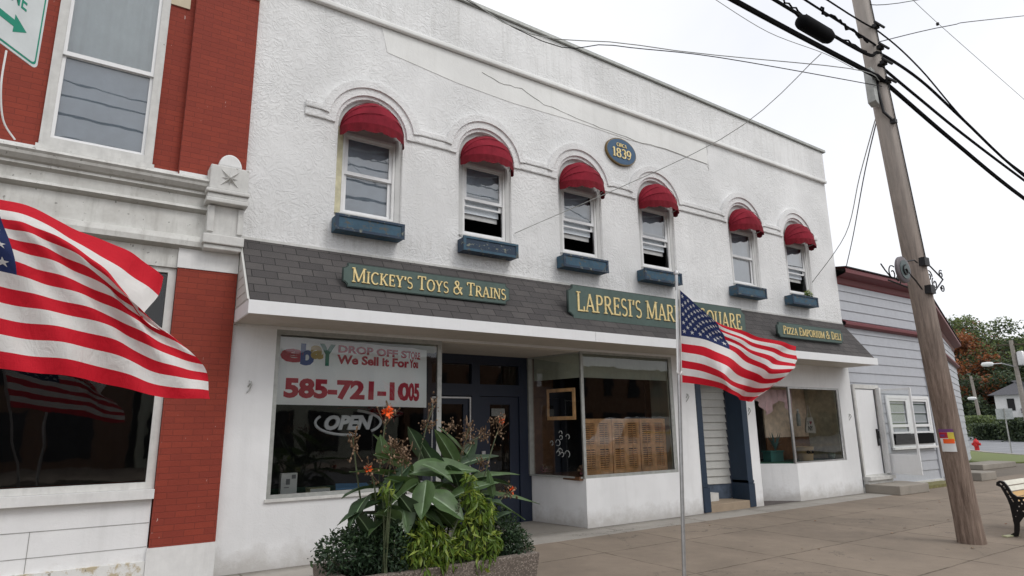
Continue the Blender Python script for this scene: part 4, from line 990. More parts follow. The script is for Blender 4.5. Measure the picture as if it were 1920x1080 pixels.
# eave (maroon) and mid band
ev = MB(); pe = [(.06, 5.0), (.0, 5.0), (-.03, 5.05), (-.05, 5.18), (-.26, 5.24), (-.30, 5.26), (-.30, 5.36), (-.28, 5.40), (.10, 5.44)]
def sweep(mb, prof, path, zo):
    """prof: (out, z); path: list of 2d points"""
    n_ = len(prof); rings = []
    for i, p in enumerate(path):
        dirs = []
        if i > 0: dirs.append((path[i] - path[i - 1]).normalized())
        if i < len(path) - 1: dirs.append((path[i + 1] - path[i]).normalized())
        ns_ = [Vector((d.y, -d.x)) for d in dirs]; nv = sum(ns_, Vector((0, 0))) / len(ns_); nv = nv / max(nv.dot(ns_[0]), .3)
        rings.append([(p.x - nv.x * q[0], p.y - nv.y * q[0], q[1] + zo[i]) for q in prof])
    vs = [v for r in rings for v in r]
    mb.add(vs, [(i * n_ + j, i * n_ + j + 1, (i + 1) * n_ + j + 1, (i + 1) * n_ + j) for i in range(len(path) - 1) for j in range(n_ - 1)])
sweep(ev, pe, [C0 - Vector((0, 0)), C1, C2], [0, 0, -.55]); ev.build('eave', M['maroon'], GH)
rf = MB(); rp_ = [(-.33, 5.38), (-.33, 5.41), (.3, 5.50), (4.0, 5.7)]; sweep(rf, rp_, [C0, C1, C2], [0, 0, -.55]); rf.build('roof', M['roof_dark'], GH)
bd = MB(); pb = [(.06, 3.90), (-.10, 3.93), (-.14, 3.96), (-.14, 4.02), (.05, 4.12)]; sweep(bd, pb, [C0, C1, C2], [0.02, 0, -.12]); bd.build('band', M['maroon'], GH)
# door
dr = MB().box(15.50, 16.36, .0, .03, .40, 2.40); dr = dr.build('door', M['white_new'], GH)
MB().tube([(16.28, -.05, 1.40), (16.28, -.05, 1.22)], .014, 6).box(16.25, 16.31, -.03, -.002, 1.05, 1.45).build('handle', M['steel_dark'], dr)
slab('door_frame', R4(15.44, 16.62, .36, 2.52), [R4(15.50, 16.46, .40, 2.42)], -.02, .035, M['white_old'], GH)
MB().box(16.46, 16.54, -.10, -.021, .40, 2.45).build('jamb', M['white'], GH)
MB().box(15.42, 16.60, -.16, .02, .28, .36).build('threshold', M['white_old'], GH)
MB().box(15.44, 16.58, -.10, .02, .0, .28).build('brick_riser', M['white_old'], GH)
# storm door standing open
sd_ = MB(); hx0, hy0, hx1, hy1 = 16.60, .02, 16.52, -.80
def sfn(u, z, d=0): return (hx0 + (hx1 - hx0) * u + d, hy0 + (hy1 - hy0) * u, z)
st = thing('storm_door', 'white framed storm door standing open beside the grey house door', 'storm door', (16.6, 0, .38))
fo = MB()
for (u0, u1, z0, z1) in ((0, 1, 2.37, 2.42), (0, .06, .85, 2.37), (.94, 1, .85, 2.37)): fo.prism([sfn(u0, z0), sfn(u1, z0), sfn(u1, z1), sfn(u0, z1)], (.035, 0, 0))
fo.build('frame', M['white_new'], st)
MB().prism([sfn(0, .38), sfn(1, .38), sfn(1, .85), sfn(0, .85)], (.035, 0, 0)).build('kick_panel', M['white_new'], st)
MB().quad(sfn(.06, .85, .018), sfn(.94, .85, .018), sfn(.94, 2.37, .018), sfn(.06, 2.37, .018)).build('pane', M['glass'], st)
# window
gw = slab('window', R4(16.98, 19.25, .98, 2.28), [R4(17.06, 18.02, 1.05, 2.20), R4(18.14, 19.15, 1.05, 2.20)], -.012, .05, M['white_new'], GH)
for a_, b_ in ((17.06, 18.02), (18.14, 19.15)):
    slab('sash', R4(a_, b_, 1.32, 2.199), [R4(a_ + .06, b_ - .06, 1.55, 2.14), R4(a_ + .06, b_ - .06, 1.36, 1.48)], .0, .03, M['white_new'], gw)
    MB().quad(*vquad((a_, .04), (b_, .04), 1.05, 2.2)).build('pane', M['glass_soft'], gw)
    MB().box(a_, b_, .055, .0605, 1.05, 2.2).build('blind', simple('dark_green', (.10, .14, .13), .8), gw)  # even dark green sheet close behind each pane
MB().box(17.06, 19.15, -.05, -.013, 1.05, 1.31).build('screen', M['black'], gw)
MB().box(16.95, 19.28, -.06, .0, .93, .979).build('sill', M['white'], gw)
# side wall window
def sidef(u, z, d): p = C1 + (C2 - C1) * u + nn * d; return (p.x, p.y, z)
for u0, u1, z0, z1 in ((.20, .30, .3, 2.6), (.45, .58, .6, 2.4)):
    q = MB(); q.prism([sidef(u0, z0, .025), sidef(u1, z0, .025), sidef(u1, z1, .025), sidef(u0, z1, .025)], (nn.x * .04, nn.y * .04, 0)); wq = q.build('window', M['white_new'], GH)
    q = MB(); q.prism([sidef(u0 + .012, z0 + .1, .066), sidef(u1 - .012, z0 + .1, .066), sidef(u1 - .012, z1 - .1, .066), sidef(u0 + .012, z1 - .1, .066)], (nn.x * .004, nn.y * .004, 0)); q.build('pane', simple('dusk_glass', (.08, .16, .17), .15), wq)
tag(MB().prism([(15.42, -.78, 0), (16.75, -.80, 0), (16.95, -.2, 0), (16.9, .0, 0), (15.42, .0, 0)], (0, 0, .20)).build('entrance_step', M['step'], bevel=.015), 'rough concrete step in front of the white door of the grey house', 'step')
tag(MB().box(17.2, 19.3, -.48, .0, 0, .07).build('mossy_slab', leafmat('mossy_stone', (.17, .155, .06), 0, .95)), 'low mossy slab along the foot of the grey house', 'slab')
tag(MB().box(20.6, 21.6, -.45, .25, 0, .22).build('concrete_block', M['step'], bevel=.02), 'short concrete block behind the utility pole', 'step')
tag(MB().box(25.2, 28.0, 1.2, 2.0, 0, .18).build('side_step', M['step'], bevel=.02), 'long low concrete step by the side wall of the grey house', 'step')

# ------------------------------------------------------------------ utility pole and overhead lines
PY = -4.15
pb_ = Vector((10.18, PY, -.1)); pt_ = Vector((9.16, PY + .02, 10.2))
UP = thing('utility_pole', 'leaning weathered wooden utility pole with a stapled poster', 'utility pole', (10.18, PY, 0))
ptsp = [pb_.lerp(pt_, i / 24) for i in range(25)]
def shaft():
    mb = MB(); K = 40; n_ = 25; vs = []
    for i, p in enumerate(ptsp):
        r = .158 - .055 * i / 24 + (.012 if i == 0 else 0)
        for j in range(K):
            a_ = 2 * PI * j / K; rr = r * (1 + .025 * math.sin(a_ * 5 + 1) + .018 * math.sin(a_ * 11 + i * .15) + .012 * math.sin(a_ * 17))
            vs.append((p.x + rr * math.cos(a_), p.y + rr * math.sin(a_), p.z))
    return mb.add(vs, [(i * K + j, i * K + (j + 1) % K, (i + 1) * K + (j + 1) % K, (i + 1) * K + j) for i in range(n_ - 1) for j in range(K)])
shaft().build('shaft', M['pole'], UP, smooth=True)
def pole_at(z): t = (z + .1) / 10.3; return pb_.lerp(pt_, t), .158 - .055 * t
for z in (3.83, 3.43):
    p, r = pole_at(z); MB().box(p.x - .10, p.x + .04, p.y - r - .045, p.y - r + .04, z - .06, z + .06).build('clamp', M['steel_dark'], UP)
p, r = pole_at(6.5)
MB().prism([(p.x - r - .16, p.y - .06, 6.25), (p.x - r - .06, p.y - .06, 6.20), (p.x - r - .06, p.y - .06, 6.78), (p.x - r - .16, p.y - .06, 6.80)], (0, .12, 0)).build('terminal_box', M['alu_dull'], UP, bevel=.01)
MB().tube([(p.x - r - .05, p.y - .03, 6.75), (p.x - r - .01, p.y - .05, 6.6), (p.x - r - .04, p.y - .06, 6.4), (p.x - r, p.y - .07, 6.1), (p.x - .02, p.y - r - .02, 5.95)], .02, 6).box(p.x - .04, p.x + .03, p.y - r - .05, p.y - r + .02, 5.92, 5.98).build('bracket', M['steel_dark'], UP)
cd_ = MB(); cd_.tube([(pole_at(z)[0].x + .02, pole_at(z)[0].y - pole_at(z)[1] - .012, z) for z in (3.9, 5, 6, 7, 8)], .008, 5); cd_.build('ground_wire', M['steel_dark'], UP)
for z in (7.15, 6.9, 6.6, 7.5):
    p, r = pole_at(z); MB().box(p.x - .05, p.x + .05, p.y - r - .05, p.y - r + .02, z - .03, z + .03).tube([(p.x - r - .02, p.y - r - .07, z), (p.x + r + .03, p.y - r - .07, z + .01)], .02, 6).build('cable_clamp', M['steel_dark'], UP)
# poster wrapped on the pole
ps = MB(); K = 10
def pf_(a_, z, d=0):
    p, r = pole_at(z); ang = math.radians(-172) + a_; return (p.x + (r * 1.06 + d) * math.cos(ang), p.y + (r * 1.06 + d) * math.sin(ang), z)
def patch(a0, a1, z0, z1, d, mi):
    for k in range(K):
        b0 = a0 + (a1 - a0) * k / K; b1 = a0 + (a1 - a0) * (k + 1) / K
        ps.add([pf_(b0, z0, d), pf_(b1, z0, d), pf_(b1, z1, d), pf_(b0, z1, d)], [(0, 1, 2, 3)], mi)
patch(-.55, .55, 1.20, 1.50, .004, 0); patch(-.55, .55, 1.46, 1.50, .006, 1); patch(.1, .55, 1.34, 1.458, .006, 2); patch(-.55, .1, 1.38, 1.458, .006, 3); patch(-.3, .5, 1.31, 1.37, .008, 4); patch(-.45, -.1, 1.40, 1.43, .009, 1)
tag(ps.build('poster', [M['paper'], M['purple'], M['yellow'], M['b_red'], M['orange']]), 'colourful yellow and purple poster fixed to the utility pole', 'poster')
# wrought iron bracket with round disc
wb = thing('scroll_bracket', 'wrought iron scroll bracket with a round disc beside the utility pole', 'bracket', (9.7, PY, 3.6))
def spiral(cx, cz, r, a0, turns, y, n_=22, sx=1): return [(cx + sx * r * (1 - .75 * i / n_) * math.cos(a0 + turns * 2 * PI * i / n_), y, cz + r * (1 - .75 * i / n_) * math.sin(a0 + turns * 2 * PI * i / n_)) for i in range(n_ + 1)]
yb = PY + .17
mb = MB().tube([(8.9, yb, 3.50), (9.4, yb, 3.46), (9.95, yb, 3.42)], .012, 6).tube([(10.0, yb, 3.98), (10.3, yb, 3.88), (10.66, yb, 3.72)], .012, 6).tube([(10.66, yb, 3.72), (10.2, yb, 3.42)], .011, 6)
for s in (spiral(10.2, 3.72, .10, 0, 1.3, yb), spiral(10.35, 3.62, .09, 2, 1.2, yb), spiral(10.62, 3.80, .07, 1, 1.3, yb), spiral(10.6, 3.58, .07, 3, 1.3, yb), spiral(9.05, 3.62, .12, 1, 1.2, yb), spiral(9.2, 3.55, .08, 4, 1.2, yb)): mb.tube(s, .009, 5)
mb.tube([(8.75, yb, 3.72), (8.85, yb, 3.64), (9.0, yb, 3.55)], .01, 5)
mb.v = [(x + .40, y_, z + .07) for x, y_, z in mb.v]
mb.build('scrollwork', M['steel_dark'], wb)
yd = PY - .16
MB().lathe([(.17, yd - .012), (.185, yd), (.185, yd + .03), (.17, yd + .035)], (9.05, 0, 3.62), 26, axis='y').build('disc', simple('faded_disc', (.13, .11, .12), .5), wb, smooth=True)
MB().lathe([(.13, yd - .02), (.13, yd - .013)], (9.05, 0, 3.62), 24, axis='y').build('disc_face', simple('disc_green', (.09, .12, .12), .5), wb)
MB().tube(spiral(9.05, 3.60, .08, 1.5, 1.0, yd - .03), .010, 5).tube([(9.1, yd - .02, 3.60), (9.35, yd, 3.5), (9.62, yd + .05, 3.42)], .01, 5).tube([(9.1, yd, 3.74), (9.4, yd, 3.80), (9.6, yd + .05, 3.80)], .01, 5).build('ornament', M['steel_dark'], wb)

CY = -4.24
def cable(pts, r, lab, cat='cable', mat='black', grp=None, wob=0, name='overhead_cable', sub=6):
    P = [Vector(p) for p in pts]; Q = []
    for i in range(len(P) - 1):
        p0 = P[max(0, i - 1)]; p1 = P[i]; p2 = P[i + 1]; p3 = P[min(len(P) - 1, i + 2)]
        for k in range(sub):
            t = k / sub; Q.append(.5 * ((2 * p1) + (p2 - p0) * t + (2 * p0 - 5 * p1 + 4 * p2 - p3) * t * t + (3 * p1 - p0 - 3 * p2 + p3) * t ** 3))
    Q.append(P[-1])
    if wob: Q = [q + Vector((0, random.uniform(-wob, wob), random.uniform(-wob, wob))) for q in Q]
    return tag(MB().tube(Q, r, 6).build(name, M[mat], smooth=True), lab, cat, grp)
cable([(-14, CY, 6.75), (0, CY, 6.55), (5.95, CY, 6.56), (9.0, CY, 6.62), (9.5, CY, 6.6), (11.6, CY, 6.20), (14.6, CY, 5.72), (20, CY, 5.2), (30, CY + .6, 5.1), (50, CY + 4, 6.0)], .035, 'thickest black cable crossing the pole lowest of the bundle')
cable([(-14, CY, 7.3), (0, CY, 7.0), (6.74, CY, 6.92), (9.0, CY, 6.92), (9.5, CY, 7.08), (10.77, CY, 7.04), (12.22, CY, 6.75), (14.85, CY, 6.23), (20, CY, 5.8), (50, CY + 4, 6.4)], .024, 'black cable carrying the cylindrical splice case')
cable([(6.6, CY - .01, 6.98), (7.2, CY - .01, 6.96), (8.1, CY - .01, 6.90), (9.1, CY - .01, 6.98)], .012, 'loose black tie wire twisted round the cable left of the pole', wob=.025, sub=10)
cable([(-14, CY, 7.8), (0, CY, 7.35), (7.5, CY, 7.22), (9.0, CY, 7.20), (9.4, CY, 7.19)], .016, 'black cable ending at the left side of the pole top')
cable([(7.9, CY - .01, 7.20), (8.5, CY - .01, 7.17), (9.2, CY - .01, 7.18)], .018, 'knotted wire lashing on the cable just left of the pole', wob=.03, sub=10)
cable([(-14, CY, 8.2), (0, CY, 7.6), (8.06, CY, 7.46), (9.62, CY, 7.48), (10.83, CY, 7.27), (12.42, CY, 6.72), (14.88, CY, 6.29), (22, CY, 5.9), (50, CY + 4, 6.7)], .013, 'thin upper black line running over the pole')
cable([(9.4, CY, 6.86), (10.65, CY, 6.66), (12.12, CY, 6.44), (14.82, CY, 6.13), (20, CY, 5.6), (50, CY + 4, 6.2)], .024, 'black cable leaving the right side of the pole between two others')
sp_ = thing('splice_case', 'black cylindrical splice case hanging on the cable left of the pole', 'splice case', (7.8, CY, 6.85))
MB().lathe([(.03, 7.30), (.085, 7.34), (.10, 7.40), (.10, 7.96), (.085, 8.02), (.03, 8.05)], (0, CY - .02, 6.80), 16, axis='x').build('body', M['black'], sp_, smooth=True)
MB().tube([(7.3, CY, 6.92), (7.4, CY, 6.88)], .03, 6).tube([(8.05, CY, 6.88), (8.2, CY, 6.9)], .03, 6).tube([(7.42, CY - .06, 6.90), (8.03, CY - .06, 6.90)], .014, 5).build('bracket', M['steel_dark'], sp_)
# service drops and guy wires
A_ = at(1540, 100, CY)
cable([A_, at(1350, 262, -2.4), (5.6, -.02, 4.72)], .006, 'thin grey wire running from the cables to the window sill of the second window', mat='alu_dull')
cable([(9.4, CY, 6.5), at(1350, 108, CY + .6), at(1150, 85, -3.0), at(960, 50, -2.2), (-.2, -1.0, 8.9)], .006, 'thin dark wire sagging across the sky toward the white roof', mat='steel_dark')
cable([(9.35, CY, 6.58), at(1590, 128, CY), at(1200, 85, -3.2), at(880, 0, -2.4), (0, -2.0, 9.6)], .006, 'very thin pale wire above the white roof edge', mat='alu_dull')
cable([(9.42, PY, 6.22), at(1612, 330, -2.6), at(1585, 440, -1.2), (14.2, -.02, 4.9)], .009, 'thin service wire from the pole to the last upstairs window', mat='alu_dull')
cable([(9.44, PY, 6.2), at(1622, 320, -2.8), at(1600, 440, -1.2), (15.5, -.2, 5.42)], .010, 'thin service wire from the pole to the maroon eave', mat='steel_dark')
cable([(9.6, PY, 7.35), at(1780, 48, -4.6), at(1935, 28, -5.0), at(2300, -10, -5.6)], .007, 'thin wire running from the pole toward the street at the right', mat='steel_dark')
cable([(9.4, PY, 7.95), at(1720, 0, -4.6), at(2000, -60, -5.2)], .006, 'thin wire leaving the top of the pole toward the street', mat='steel_dark')
cable([at(1700, -12, -2), at(1760, 45, -1.8), at(1930, 195, -1.5)], .008, 'faint thin wire slanting down in the sky right of the pole', mat='alu_dull')
tag(MB().lathe([(.015, -.05), (.04, -.03), (.04, .03), (.015, .05)], tuple(at(1758, 45, -1.8)), 10).build('wire_joint', M['steel_dark']), 'small dark ball joint on the faint wire in the sky', 'wire joint')
cable([at(1335, -5, -3.4), at(1440, 60, -3.6), at(1545, 100, -3.9), at(1600, 128, CY)], .005, 'faintest grey wire just below the thick cable', mat='alu_dull')

# ------------------------------------------------------------------ flags
def cr1(vals, ts, t):
    n_ = len(ts)
    if t <= ts[0]: return vals[0]
    if t >= ts[-1]: return vals[-1]
    k = max(i for i in range(n_ - 1) if ts[i] <= t)
    h = ts[k + 1] - ts[k]; s = (t - ts[k]) / h
    def tan(i):
        if i == 0: return (vals[1] - vals[0]) / (ts[1] - ts[0])
        if i == n_ - 1: return (vals[-1] - vals[-2]) / (ts[-1] - ts[-2])
        return (vals[i + 1] - vals[i - 1]) / (ts[i + 1] - ts[i - 1])
    a = tan(k) * h; b = tan(k + 1) * h; v0 = vals[k]; v1 = vals[k + 1]; s2 = s * s; s3 = s2 * s
    return v0 * (2 * s3 - 3 * s2 + 1) + a * (s3 - 2 * s2 + s) + v1 * (3 * s2 - 2 * s3) + b * (s3 - s2)
def surf(grid, us, vs_):
    pts = [[at(px, py, y) for (px, py, y) in row] for row in grid]
    def f(u, v):
        row = [cr1([p for p in r], us, u) for r in pts]
        return cr1(row, vs_, v)
    return f
def star_pts(r): return [(r * (1 if k % 2 == 0 else .38) * math.sin(k * PI / 5), -r * (1 if k % 2 == 0 else .38) * math.cos(k * PI / 5)) for k in range(10)]
def make_flag(f, lab, ripple):
    t = thing('flag', lab, 'flag', tuple(f(0, 0)))
    def g(u, v):
        p = f(u, v); a = ripple(u, v); return p + Vector((.2, -1, 0)).normalized() * a
    NU, NV = 75, 52; mb = MB(); vs = [g(i / NU, j / NV) for j in range(NV + 1) for i in range(NU + 1)]
    mb.v = [tuple(p) for p in vs]
    for j in range(NV):
        for i in range(NU):
            a = j * (NU + 1) + i; mb.f.append((a, a + 1, a + 2 + NU, a + 1 + NU))
            mb.mi.append(2 if (i < 30 and j < 28) else (0 if (j // 4) % 2 == 0 else 1))
    mb.raw = 1
    mb.build('cloth', [M['f_red'], M['f_white'], M['f_blue']], t, smooth=True)
    # stars sewn on both faces
    st_ = MB(); st_.raw = 1
    for r in range(9):
        for c in range(6 if r % 2 == 0 else 5):
            cu_ = (.033 + (c * 2 + (r % 2)) * .0333); cv = (r + 1) / 10 * .5385
            e = 1e-3; n_ = (g(cu_ + e, cv) - g(cu_ - e, cv)).cross(g(cu_, cv + e) - g(cu_, cv - e)).normalized()
            for s in (-1, 1):
                pts = [g(cu_ + a * .62, cv + b) + n_ * .0025 * s for a, b in star_pts(.030)]; cen = g(cu_, cv) + n_ * .0025 * s
                st_.add([cen] + pts, [(0, 1 + k, 1 + (k + 1) % 10) for k in range(10)])
    st_.build('stars', M['f_white'], t)
    tr_ = MB().tube([g(0, v / 10) for v in range(11)], .008, 6).build('heading', M['f_white'], t)
    return t
us = [0, .2, .4, .6, .8, 1.0]
FY = -3.92
dep = [[0, -.16, -.30, -.42, -.60, -.72], [0, -.18, -.32, -.46, -.62, -.74], [0, -.20, -.38, -.46, -.62, -.74], [0, -.22, -.52, -.40, -.38, -.64], [0, -.20, -.48, -.34, -.34, -.58]]
px_ = [[(1274, 543), (1305, 572), (1342, 601), (1395, 622), (1445, 637), (1495, 649)],
       [(1275, 587), (1312, 601), (1355, 626), (1403, 648), (1448, 665), (1489, 679)],
       [(1276, 629), (1322, 637), (1368, 655), (1408, 682), (1443, 700), (1481, 698)],
       [(1277, 675), (1320, 684), (1358, 702), (1394, 722), (1428, 728), (1453, 722)],
       [(1278, 717), (1322, 722), (1362, 733), (1382, 746), (1399, 752), (1412, 753)]]
grid = [[(*px_[r][c], FY + dep[r][c]) for c in range(6)] for r in range(5)]
make_flag(surf(grid, us, [0, .27, .538, .77, 1.0]), 'flag with stars flying from the silver pole in front of the market sign', lambda u, v: .026 * u * math.sin(u * 24 + v * 7) + .010 * min(1, u * 4) * math.sin(u * 9 - v * 9) + .006 * math.sin(v * 30 + u * 14) * min(1, 3 * u))
fp = thing('flagpole', 'slender silver flagpole standing on the sidewalk before the middle shop window', 'flagpole', (4.66, FY - .01, 0))
b0 = at(1283, 1080, FY); t0 = at(1268, 515, FY); bt_ = b0 + (b0 - t0) * ((b0.z) / (t0.z - b0.z))
MB().tube([bt_, b0, (b0 + t0) / 2, t0], [.021, .0195, .018, .016], 14).build('pole', M['alu'], fp, smooth=True)
MB().lathe([(.010, 0), (.026, .005), (.026, .03), (.016, .045), (.005, .05)], tuple(t0), 12).build('cap', M['alu'], fp, smooth=True)
q1 = t0.lerp(b0, .06); q2 = t0.lerp(b0, .355)
MB().tube([q1 + Vector((-.024, -.01, 0)), q2 + Vector((-.03, -.01, 0))], .008, 6).tube([q2 + Vector((-.034, -.01, .02)), q2 + Vector((0, -.01, -.01)), q2 + Vector((.03, -.01, .02))], .010, 5).build('flag_clip', M['paper'], fp)
LY = -4.2
us2 = [0, .4, .55, .7, .85, 1.0]
gp = [[(-300, 300), (-8, 372), (60, 390), (140, 428), (235, 468), (306, 520)],
      [(-296, 318), (-5, 392), (60, 408), (134, 446), (224, 502), (298, 553)],
      [(-292, 345), (2, 412), (62, 425), (135, 458), (204, 516), (268, 594)],
      [(-290, 385), (18, 455), (95, 475), (165, 510), (232, 558), (322, 628)],
      [(-288, 430), (31, 516), (110, 538), (190, 567), (270, 607), (352, 655)],
      [(-285, 540), (32, 602), (125, 616), (220, 640), (304, 680), (386, 700)],
      [(-282, 640), (32, 696), (120, 704), (212, 722), (305, 745), (395, 748)]]
dp = [[.25, .10, .10, .16, .22, .30], [.22, .06, .04, .08, .14, .24], [.2, .02, -.02, -.05, -.08, -.04], [.18, 0, -.02, -.02, -.06, .0], [.16, 0, -.03, .0, -.04, .02], [.14, 0, -.04, .02, -.04, .03], [.12, 0, -.05, .03, -.05, .02]]
grid2 = [[(*gp[r][c], LY + dp[r][c]) for c in range(6)] for r in range(7)]
make_flag(surf(grid2, us2, [0, .075, .16, .34, .538, .77, 1.0]), 'large rippling flag cut off by the left edge, before the brick building', lambda u, v: .020 * math.sin(u * 34 - v * 12) * min(1, v * 3) + .016 * math.sin(u * 15 + v * 7) + .012 * max(0, u - .55) * 2 * math.sin(u * 60 + v * 14))
fl2 = thing('flagpole', 'silver flagpole carrying the flag at the far left', 'flagpole', (-1.4, LY, 0))
hp0 = at(-300, 296, LY + .25); hp1 = at(-282, 645, LY + .12)
dirp = (hp0 - hp1).normalized(); base = hp1 - dirp * (hp1.z / dirp.z)
MB().tube([base, hp0 + dirp * .15], [.021, .016], 12).build('pole', M['alu'], fl2, smooth=True); MB().lathe([(.01, 0), (.026, .005), (.026, .03), (.005, .05)], tuple(hp0 + dirp * .15), 12).build('cap', M['alu'], fl2, smooth=True)

# ------------------------------------------------------------------ green and white street sign, top left
SY = -5.2
s00 = at(68, 131, SY + .10); s10 = at(91, -6, SY + .10)
ux = (at(68, 131, SY + .10) - at(-52, 42, SY - .12)); uxn = ux.normalized(); uz = (s10 - s00).normalized(); W_ = .42; H_ = .42
sg = thing('street_sign', 'white sign with green border, lettering and arrow, cut off at the top left', 'sign', tuple(s00))
nrm = uxn.cross(uz).normalized()
if nrm.dot(CAM - s00) < 0: nrm = -nrm
def sfn2(x, z, d): return s00 + uxn * (x - W_) + uz * z + nrm * d
def rr(x0, x1, z0, z1, r, n_=5):
    out = []
    for cx, cz, a in ((x1 - r, z0 + r, -90), (x1 - r, z1 - r, 0), (x0 + r, z1 - r, 90), (x0 + r, z0 + r, 180)):
        for k in range(n_ + 1): t = math.radians(a + 90 * k / n_); out.append((cx + r * math.cos(t), cz + r * math.sin(t)))
    return out
def plate(poly, d0, d1, name, mat):
    return MB().prism([sfn2(x, z, d0) for x, z in poly], nrm * (d1 - d0)).build(name, mat, sg)
plate(rr(0, W_, 0, H_, .025), -.002, .002, 'plate', M['s_white']); plate(rr(.010, W_ - .010, .010, H_ - .010, .02), .0022, .003, 'border', M['s_green']); plate(rr(.018, W_ - .018, .018, H_ - .018, .016), .0032, .004, 'field', M['s_white'])
sf2 = lambda x, z, d: sfn2(x, z, .0042 + d)
put_text('WELCOME', .03, W_ - .092, .205, .275, sf2, 'lettering', M['s_green'], sg, .001, .01)
put_text('VISIT', .09, W_ - .13, .315, .375, sf2, 'lettering', M['s_green'], sg, .001, .01)
ar = [(.12, .105), (.285, .105), (.285, .08), (.345, .12), (.285, .16), (.285, .135), (.12, .135)]
plate(ar, .0042, .005, 'arrow', M['s_green'])
pc = sfn2(W_ * .5, 0, -.03)
tag(MB().tube([(pc.x, pc.y, 0), (pc.x, pc.y, pc.z + .5)], .022, 8).build('sign_post', M['alu']), 'metal post holding the green and white sign', 'post')
cable([at(12, 95, -.3), at(2, 160, -.3), at(6, 225, -.2), at(28, 262, -.1)], .010, 'white wire drooping from behind the sign on the brick wall', mat='paper', name='wire')

# ------------------------------------------------------------------ planter
pl_ = thing('planter', 'rectangular exposed aggregate concrete planter overflowing with plants', 'planter', (2.75, -2.7, 0))
X0, X1, Y0, Y1, ZT = 1.84, 3.74, -3.10, -2.28, .45
mb = MB()
def ringbox(mb, x0, x1, y0, y1, z0, z1, t, s0=0):
    o0 = [(x0 + s0, y0 + s0, z0), (x1 - s0, y0 + s0, z0), (x1 - s0, y1 - s0, z0), (x0 + s0, y1 - s0, z0)]; o1 = [(x0, y0, z1), (x1, y0, z1), (x1, y1, z1), (x0, y1, z1)]
    i1 = [(x0 + t, y0 + t, z1), (x1 - t, y0 + t, z1), (x1 - t, y1 - t, z1), (x0 + t, y1 - t, z1)]; i0 = [(x, y, z0 + .05) for x, y, z in i1]
    mb.add(o0 + o1 + i1 + i0, [(k, (k + 1) % 4, 4 + (k + 1) % 4, 4 + k) for k in range(4)] + [(4 + k, 4 + (k + 1) % 4, 8 + (k + 1) % 4, 8 + k) for k in range(4)] + [(8 + k, 8 + (k + 1) % 4, 12 + (k + 1) % 4, 12 + k) for k in range(4)] + [(3, 2, 1, 0)])
ringbox(mb, X0, X1, Y0, Y1, 0.008, ZT, .085, .05); mb.build('tub', M['aggregate'], pl_, bevel=.012)
MB().box(X0 + .086, X1 - .086, Y0 + .086, Y1 - .086, .06, ZT - .03).build('soil', M['soil'], pl_)
# canna lilies: big leaves on stems
def bez(p0, p1, p2, t): return p0 * (1 - t) ** 2 + p1 * 2 * t * (1 - t) + p2 * t * t
def big_leaf(mb, base, tip, width, sag, roll=0.0, fold=.25, mi=0):
    base = Vector(base); tip = Vector(tip); mid = (base + tip) / 2 + Vector((0, 0, sag)); N_ = 12
    rows = []
    ax = (tip - base).normalized(); side0 = ax.cross(Vector((0, 0, 1)));
    if side0.length < .15: side0 = Vector((1, 0, 0))
    side0.normalize(); side0 = Matrix.Rotation(roll, 3, ax) @ side0
    ph = random.uniform(0, 6)
    for i in range(N_ + 1):
        t = i / N_; c = bez(base, mid, tip, t); w_ = width * (math.sin(PI * min(1, t * 1.0) ** .8)) ** .8 * (1 - .15 * t) if 0 < t < 1 else .004
        tg = (bez(base, mid, tip, min(1, t + .02)) - bez(base, mid, tip, max(0, t - .02))).normalized()
        sd = (side0 - tg * side0.dot(tg)).normalized(); up = sd.cross(tg)
        if up.z < 0: up = -up
        row = []
        for s in (-1, -.6, -.07, 0, .07, .6, 1):
            wv = .03 * width * 4 * math.sin(t * 15 + ph + s) * abs(s)
            row.append(c + sd * (w_ * s) + up * (abs(s) * w_ * fold + wv * .3) - (up * .004 if abs(s) < .01 else Vector((0, 0, 0))))
        rows.append(row)
    vs = [p for r in rows for p in r]
    o_ = len(mb.v); mb.v += [tuple(p) for p in vs]
    for i in range(N_):
        for j in range(6):
            mb.f.append((o_ + i * 7 + j, o_ + i * 7 + j + 1, o_ + (i + 1) * 7 + j + 1, o_ + (i + 1) * 7 + j)); mb.mi.append(2 if j in (2, 3) else mi)
